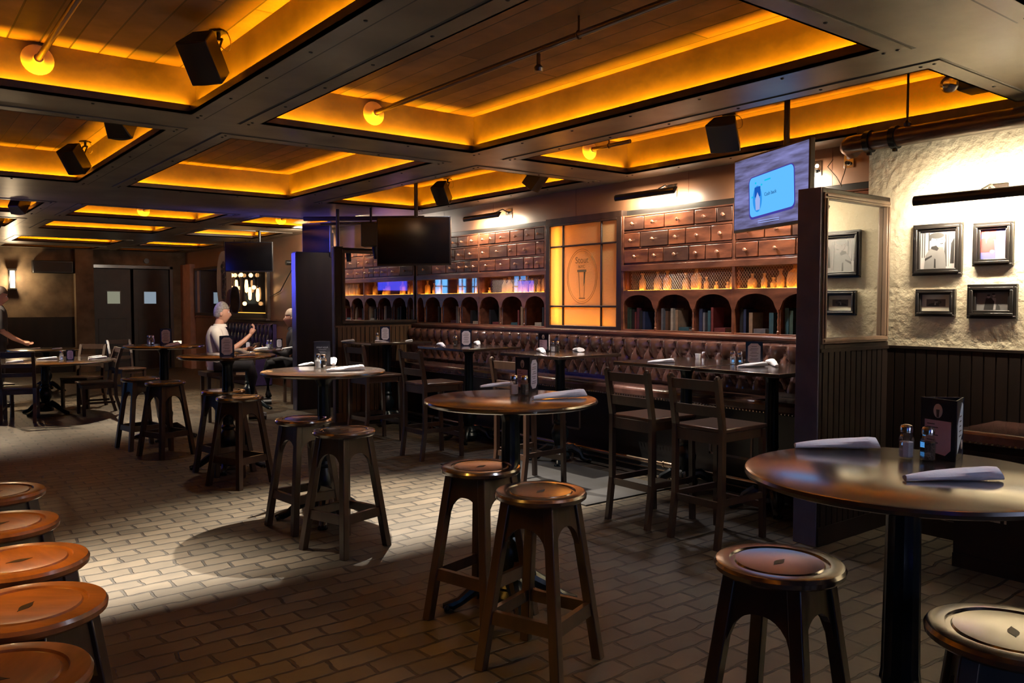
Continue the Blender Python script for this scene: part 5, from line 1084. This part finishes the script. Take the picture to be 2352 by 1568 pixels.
def head(mb, c, s=1.0, yaw=0, tilt=0, m=0):      # faces +x
    T = Matrix.Translation(c) @ Matrix.Rotation(yaw, 4, 'Z') @ Matrix.Rotation(tilt, 4, 'Y') @ Matrix.Diagonal((s, s, s*1.12, 1))
    n_, k = 24, 18; vs = []
    for j in range(k+1):
        ph_ = PI*j/k; z = -.125*math.cos(ph_); r0 = math.sin(ph_)
        for i in range(n_):
            a = 2*PI*i/n_; rx = .098 if math.cos(a) > 0 else .098; x = rx*r0*math.cos(a); y = .075*r0*math.sin(a)
            if z < -.02: y *= 1-.28*(-.02-z)/.105; x *= 1-.10*(-.02-z)/.105; x += .018*(-.02-z)/.105
            if math.cos(a) > .9 and -.045 < z < .025: x += .028*(1-abs(z+.018)/.042)*(math.cos(a)-.9)/.1 if abs(z+.018) < .042 else 0
            if math.cos(a) > .7 and .0 < z < .035: x -= .006
            if math.cos(a) > .8 and -.075 < z < -.055: x += .006
            vs.append((x, y, z))
    mb.add(vs, [(j*n_+i, j*n_+(i+1) % n_, (j+1)*n_+(i+1) % n_, (j+1)*n_+i) for j in range(k) for i in range(n_)], m, True, T)
    for s_ in (-1, 1):
        mb.ball(T @ Vector((-.008, s_*.078, -.01)), .026*s, 10, 8, m, (.7, .35, 1.1))
    return T
def face_bits(T, parent, hm, bald=0):
    e = MB()
    for s_ in (-1, 1): e.ball(T @ Vector((.082, s_*.03, .012)), .010, 8, 6, 0); e.ball(T @ Vector((.091, s_*.03, .012)), .005, 8, 6, 1)
    e.build('eyes', [M_napkin, M_dark], parent)
    MB().add([T @ Vector(p) for p in ((.094, -.024, -.062), (.094, .024, -.062), (.096, .024, -.068), (.096, -.024, -.068), (.085, -.024, -.062), (.085, .024, -.062), (.085, .024, -.068), (.085, -.024, -.068))], [(0, 1, 2, 3), (7, 6, 5, 4), (0, 4, 5, 1), (3, 2, 6, 7)], 0).build('mouth', mat('lips', (.35, .11, .09), .5), parent)
    h = MB(); n_, k = 24, 14; vs = []
    for j in range(k+1):
        ph_ = PI*.5*j/k*1.28; z = .131*math.cos(ph_); r0 = math.sin(ph_)
        for i in range(n_):
            a = 2*PI*i/n_; zz = z
            lim = .045 if math.cos(a) > .25 else -.05 if math.cos(a) < -.1 else .0
            zz = max(zz, lim); r1 = math.sqrt(max(0, 1-(min(1, abs(zz)/.131))**2)); vs.append((.104*r1*math.cos(a)-.004+.006*math.sin(9*a)*.3, .083*r1*math.sin(a), zz+.006))
    h.add(vs, [(j*n_+(i+1) % n_, j*n_+i, (j+1)*n_+i, (j+1)*n_+(i+1) % n_) for j in range(k) for i in range(n_)], 0, True, T)
    h.build('hair', hm, parent)
def hand(mb, w_, d, up, s=1.0, curl=.5, m=0, side=1):    # palm at w_, fingers along d, palm normal up
    d = Vector(d).normalized(); up = Vector(up).normalized(); sd = d.cross(up).normalized()*side; w_ = Vector(w_)
    mb.taper_tube([w_, w_+d*.03, w_+d*.06, w_+d*.088], [.022*s, .032*s, .038*s, .034*s], 10, m)
    for i, (off, L_) in enumerate(((-.030, .070), (-.010, .080), (.010, .074), (.029, .058))):
        b_ = w_+d*.082+sd*off; cu = curl*(1+.15*i); p1 = b_+(d*math.cos(cu*.4)+up*math.sin(cu*.4))*L_*.45*s; p2 = p1+(d*math.cos(cu)+up*math.sin(cu))*L_*.32*s; p3_ = p2+(d*math.cos(cu*1.6)+up*math.sin(cu*1.6))*L_*.25*s
        mb.taper_tube([b_-d*.01, b_, p1, p2, p3_], [.009, .0095, .0088, .008, .006], 8, m)
    b_ = w_+d*.03-sd*.03; mb.taper_tube([b_, b_-sd*.025+d*.025+up*.01, b_-sd*.032+d*.055+up*.02], [.012, .011, .008], 8, m)
# man in the white shirt, seated in profile facing right (towards +X)
def seated(name_label, loc, rz, shirt, hairm, hand_up, seat_z=.62, sleeve='short', hs=1.0):
    t = thing('person', name_label, 'person', loc, rz); z0 = seat_z
    hip = (0, 0, z0+.10); che = (.02, 0, z0+.40); nk = (.045, 0, z0+.60)
    bd_ = MB()
    T = head(bd_, Vector((.085, 0, z0+.765)), hs, 0, .05)
    bd_.taper_tube([(.03, 0, z0+.55), (.045, 0, z0+.60), (.065, 0, z0+.68)], [.075, .060, .056], 14)
    # arms: right arm near the viewer raised
    if hand_up:
        bd_.taper_tube([(.02, -.20, z0+.52), (.06, -.23, z0+.38), (.12, -.25, z0+.26), (.22, -.24, z0+.29), (.36, -.20, z0+.40), (.44, -.17, z0+.48)], [.052, .050, .044, .042, .034, .026], 12)
        hand(bd_, (.44, -.17, z0+.48), (.45, .1, .85), (-.8, .2, .4), 1.0, .7)
    else:
        bd_.taper_tube([(.02, -.20, z0+.52), (.06, -.23, z0+.36), (.13, -.24, z0+.22), (.26, -.20, z0+.23), (.40, -.10, z0+.27)], [.052, .050, .044, .038, .028], 12)
        hand(bd_, (.40, -.10, z0+.27), (.9, .3, .1), (0, 0, 1), 1.0, .8)
    bd_.taper_tube([(.02, .20, z0+.52), (.06, .23, z0+.36), (.13, .24, z0+.20), (.26, .20, z0+.23), (.38, .12, z0+.27)], [.052, .050, .044, .038, .028], 12)
    hand(bd_, (.38, .12, z0+.27), (.9, -.3, .1), (0, 0, 1), 1.0, .6, 0, -1)
    bd_.taper_tube([(0, 0, z0+.06), (.01, 0, z0+.3), (.03, 0, z0+.56)], [.13, .13, .10], 14)
    bd_.build('body', M_skin, t)
    face_bits(T, t, hairm)
    sh = MB(); n_ = 28; prof = [(.165, .125, .02), (.175, .135, .12), (.165, .130, .25), (.185, .135, .36), (.205, .135, .46), (.200, .115, .53), (.15, .090, .575), (.085, .072, .60)]; vs = []
    for j, (ry, rx, z) in enumerate(prof):
        for i in range(n_):
            a = 2*PI*i/n_; fold = 1+.02*math.sin(5*a+z*20); vs.append((rx*math.cos(a)*fold+.01+z*.05-(.02 if z > .3 and math.cos(a) < 0 else 0), ry*math.sin(a)*fold, z0+z))
    sh.add(vs, [(j*n_+i, j*n_+(i+1) % n_, (j+1)*n_+(i+1) % n_, (j+1)*n_+i) for j in range(len(prof)-1) for i in range(n_)], 0, True)
    end = (.12, .25, .26) if sleeve == 'short' else (.26, .20, .23)
    for s_ in (-1, 1):
        pts = [(.015, s_*.17, z0+.52), (.03, s_*.21, z0+.48), (.06, s_*.235, z0+.38), (.10, s_*.25, z0+.29)]; rs = [.075, .072, .064, .060]
        if sleeve != 'short': pts += [(.15, s_*.24, z0+.215), (.26, s_*.20, z0+.235), (.36, s_*.13, z0+.265)]; rs += [.056, .046, .038]
        sh.taper_tube(pts, rs, 12)
    c_ = Vector((.055, 0, z0+.60)); sh.lathe([(.088, -.02), (.078, .005), (.070, .022), (.078, .018), (.094, -.018)], 18, tuple(c_))
    sh.build('shirt', shirt, t)
    tr = MB()
    for s_ in (-1, 1):
        tr.taper_tube([(-.02, s_*.09, z0+.07), (.2, s_*.10, z0+.08), (.43, s_*.11, z0+.06), (.46, s_*.11, z0-.08), (.44, s_*.11, .12)], [.10, .092, .075, .066, .048], 12)
    tr.build('trousers', M_cloth, t)
    fe = MB()
    for s_ in (-1, 1): fe.taper_tube([(.40, s_*.11, .05), (.50, s_*.11, .05), (.63, s_*.12, .035)], [.045, .045, .032], 10)
    fe.build('shoes', M_black, t); return t
mp_ = at_z(517, 780, 1.0)
s1 = seated('seated man with short grey hair and white shirt gesturing with a raised hand', (3.54, 10.96, 0), -.35, M_white, M_grey, True, .66)
s2 = seated('seated person with pale hair in dark clothes, half hidden by the black partition', (5.19, 12.17, 0), PI-.35, M_cloth, M_silver, False, .56, 'long')
MB().box(3.36, 3.74, 10.78, 11.14, .60, .655).box(3.38, 3.42, 10.80, 10.84, 0, .6).box(3.68, 3.72, 10.80, 10.84, 0, .6).box(3.38, 3.42, 11.08, 11.12, 0, .6).box(3.68, 3.72, 11.08, 11.12, 0, .6).build('stool_block', M_dkwood)
o = bpy.data.objects['stool_block']; o.name = 'counter_stool'; tag(o, 'dark counter stool under the man in the white shirt', 'stool')
o = MB().box(5.0, 5.38, 11.98, 12.36, .50, .555).box(5.02, 5.06, 12.0, 12.04, 0, .5).box(5.32, 5.36, 12.0, 12.04, 0, .5).box(5.02, 5.06, 12.30, 12.34, 0, .5).box(5.32, 5.36, 12.30, 12.34, 0, .5).build('counter_stool', M_dkwood); tag(o, 'dark stool under the pale-haired guest behind the black partition', 'stool')
# standing server at the left edge
def standing(label, loc, rz):
    t = thing('person', label, 'person', loc, rz); b_ = MB(); T = head(b_, Vector((.03, 0, 1.66)), 1.0, 0, .25)
    b_.taper_tube([(-.0, 0, 1.46), (.01, 0, 1.52), (.02, 0, 1.60)], [.07, .056, .052], 12)
    for s_ in (-1, 1):
        b_.taper_tube([(0, s_*.19, 1.42), (.02, s_*.22, 1.28), (.05, s_*.23, 1.14), (.18, s_*.20, 1.04), (.31, s_*.15, .97)], [.05, .048, .04, .034, .026], 12); hand(b_, (.31, s_*.15, .97), (.85, -s_*.2, -.3), (0, 0, 1), 1, .6, 0, s_)
    b_.taper_tube([(0, 0, .95), (0, 0, 1.2), (0, 0, 1.45)], [.12, .12, .10], 14)
    b_.build('body', M_skin, t); face_bits(T, t, mat('brown_hair', (.03, .015, .01), .6))
    s_ = MB(); prof = [(.165, .12, .93), (.16, .115, 1.08), (.18, .125, 1.25), (.20, .125, 1.38), (.19, .11, 1.45), (.12, .08, 1.50), (.07, .07, 1.52)]; vs = []
    for (ry, rx, z) in prof:
        for i in range(24): a = 2*PI*i/24; vs.append((rx*math.cos(a), ry*math.sin(a), z))
    s_.add(vs, [(j*24+i, j*24+(i+1) % 24, (j+1)*24+(i+1) % 24, (j+1)*24+i) for j in range(len(prof)-1) for i in range(24)], 0, True)
    for q in (-1, 1): s_.taper_tube([(0, q*.16, 1.43), (.01, q*.20, 1.38), (.03, q*.225, 1.25), (.04, q*.235, 1.17)], [.07, .066, .06, .056], 12)
    s_.build('shirt', M_cloth, t); l_ = MB()
    for q in (-1, 1): l_.taper_tube([(0, q*.08, .98), (0, q*.09, .75), (.01, q*.09, .48), (0, q*.09, .10)], [.105, .09, .065, .045], 12)
    l_.build('trousers', M_cloth, t); f_ = MB()
    for q in (-1, 1): f_.taper_tube([(-.05, q*.09, .045), (.06, q*.10, .045), (.18, q*.11, .03)], [.04, .042, .028], 10)
    f_.build('shoes', M_black, t); return t
standing('standing person in dark clothes at the left edge, bending over a far table', (1.43, 14.35, 0), -.1)
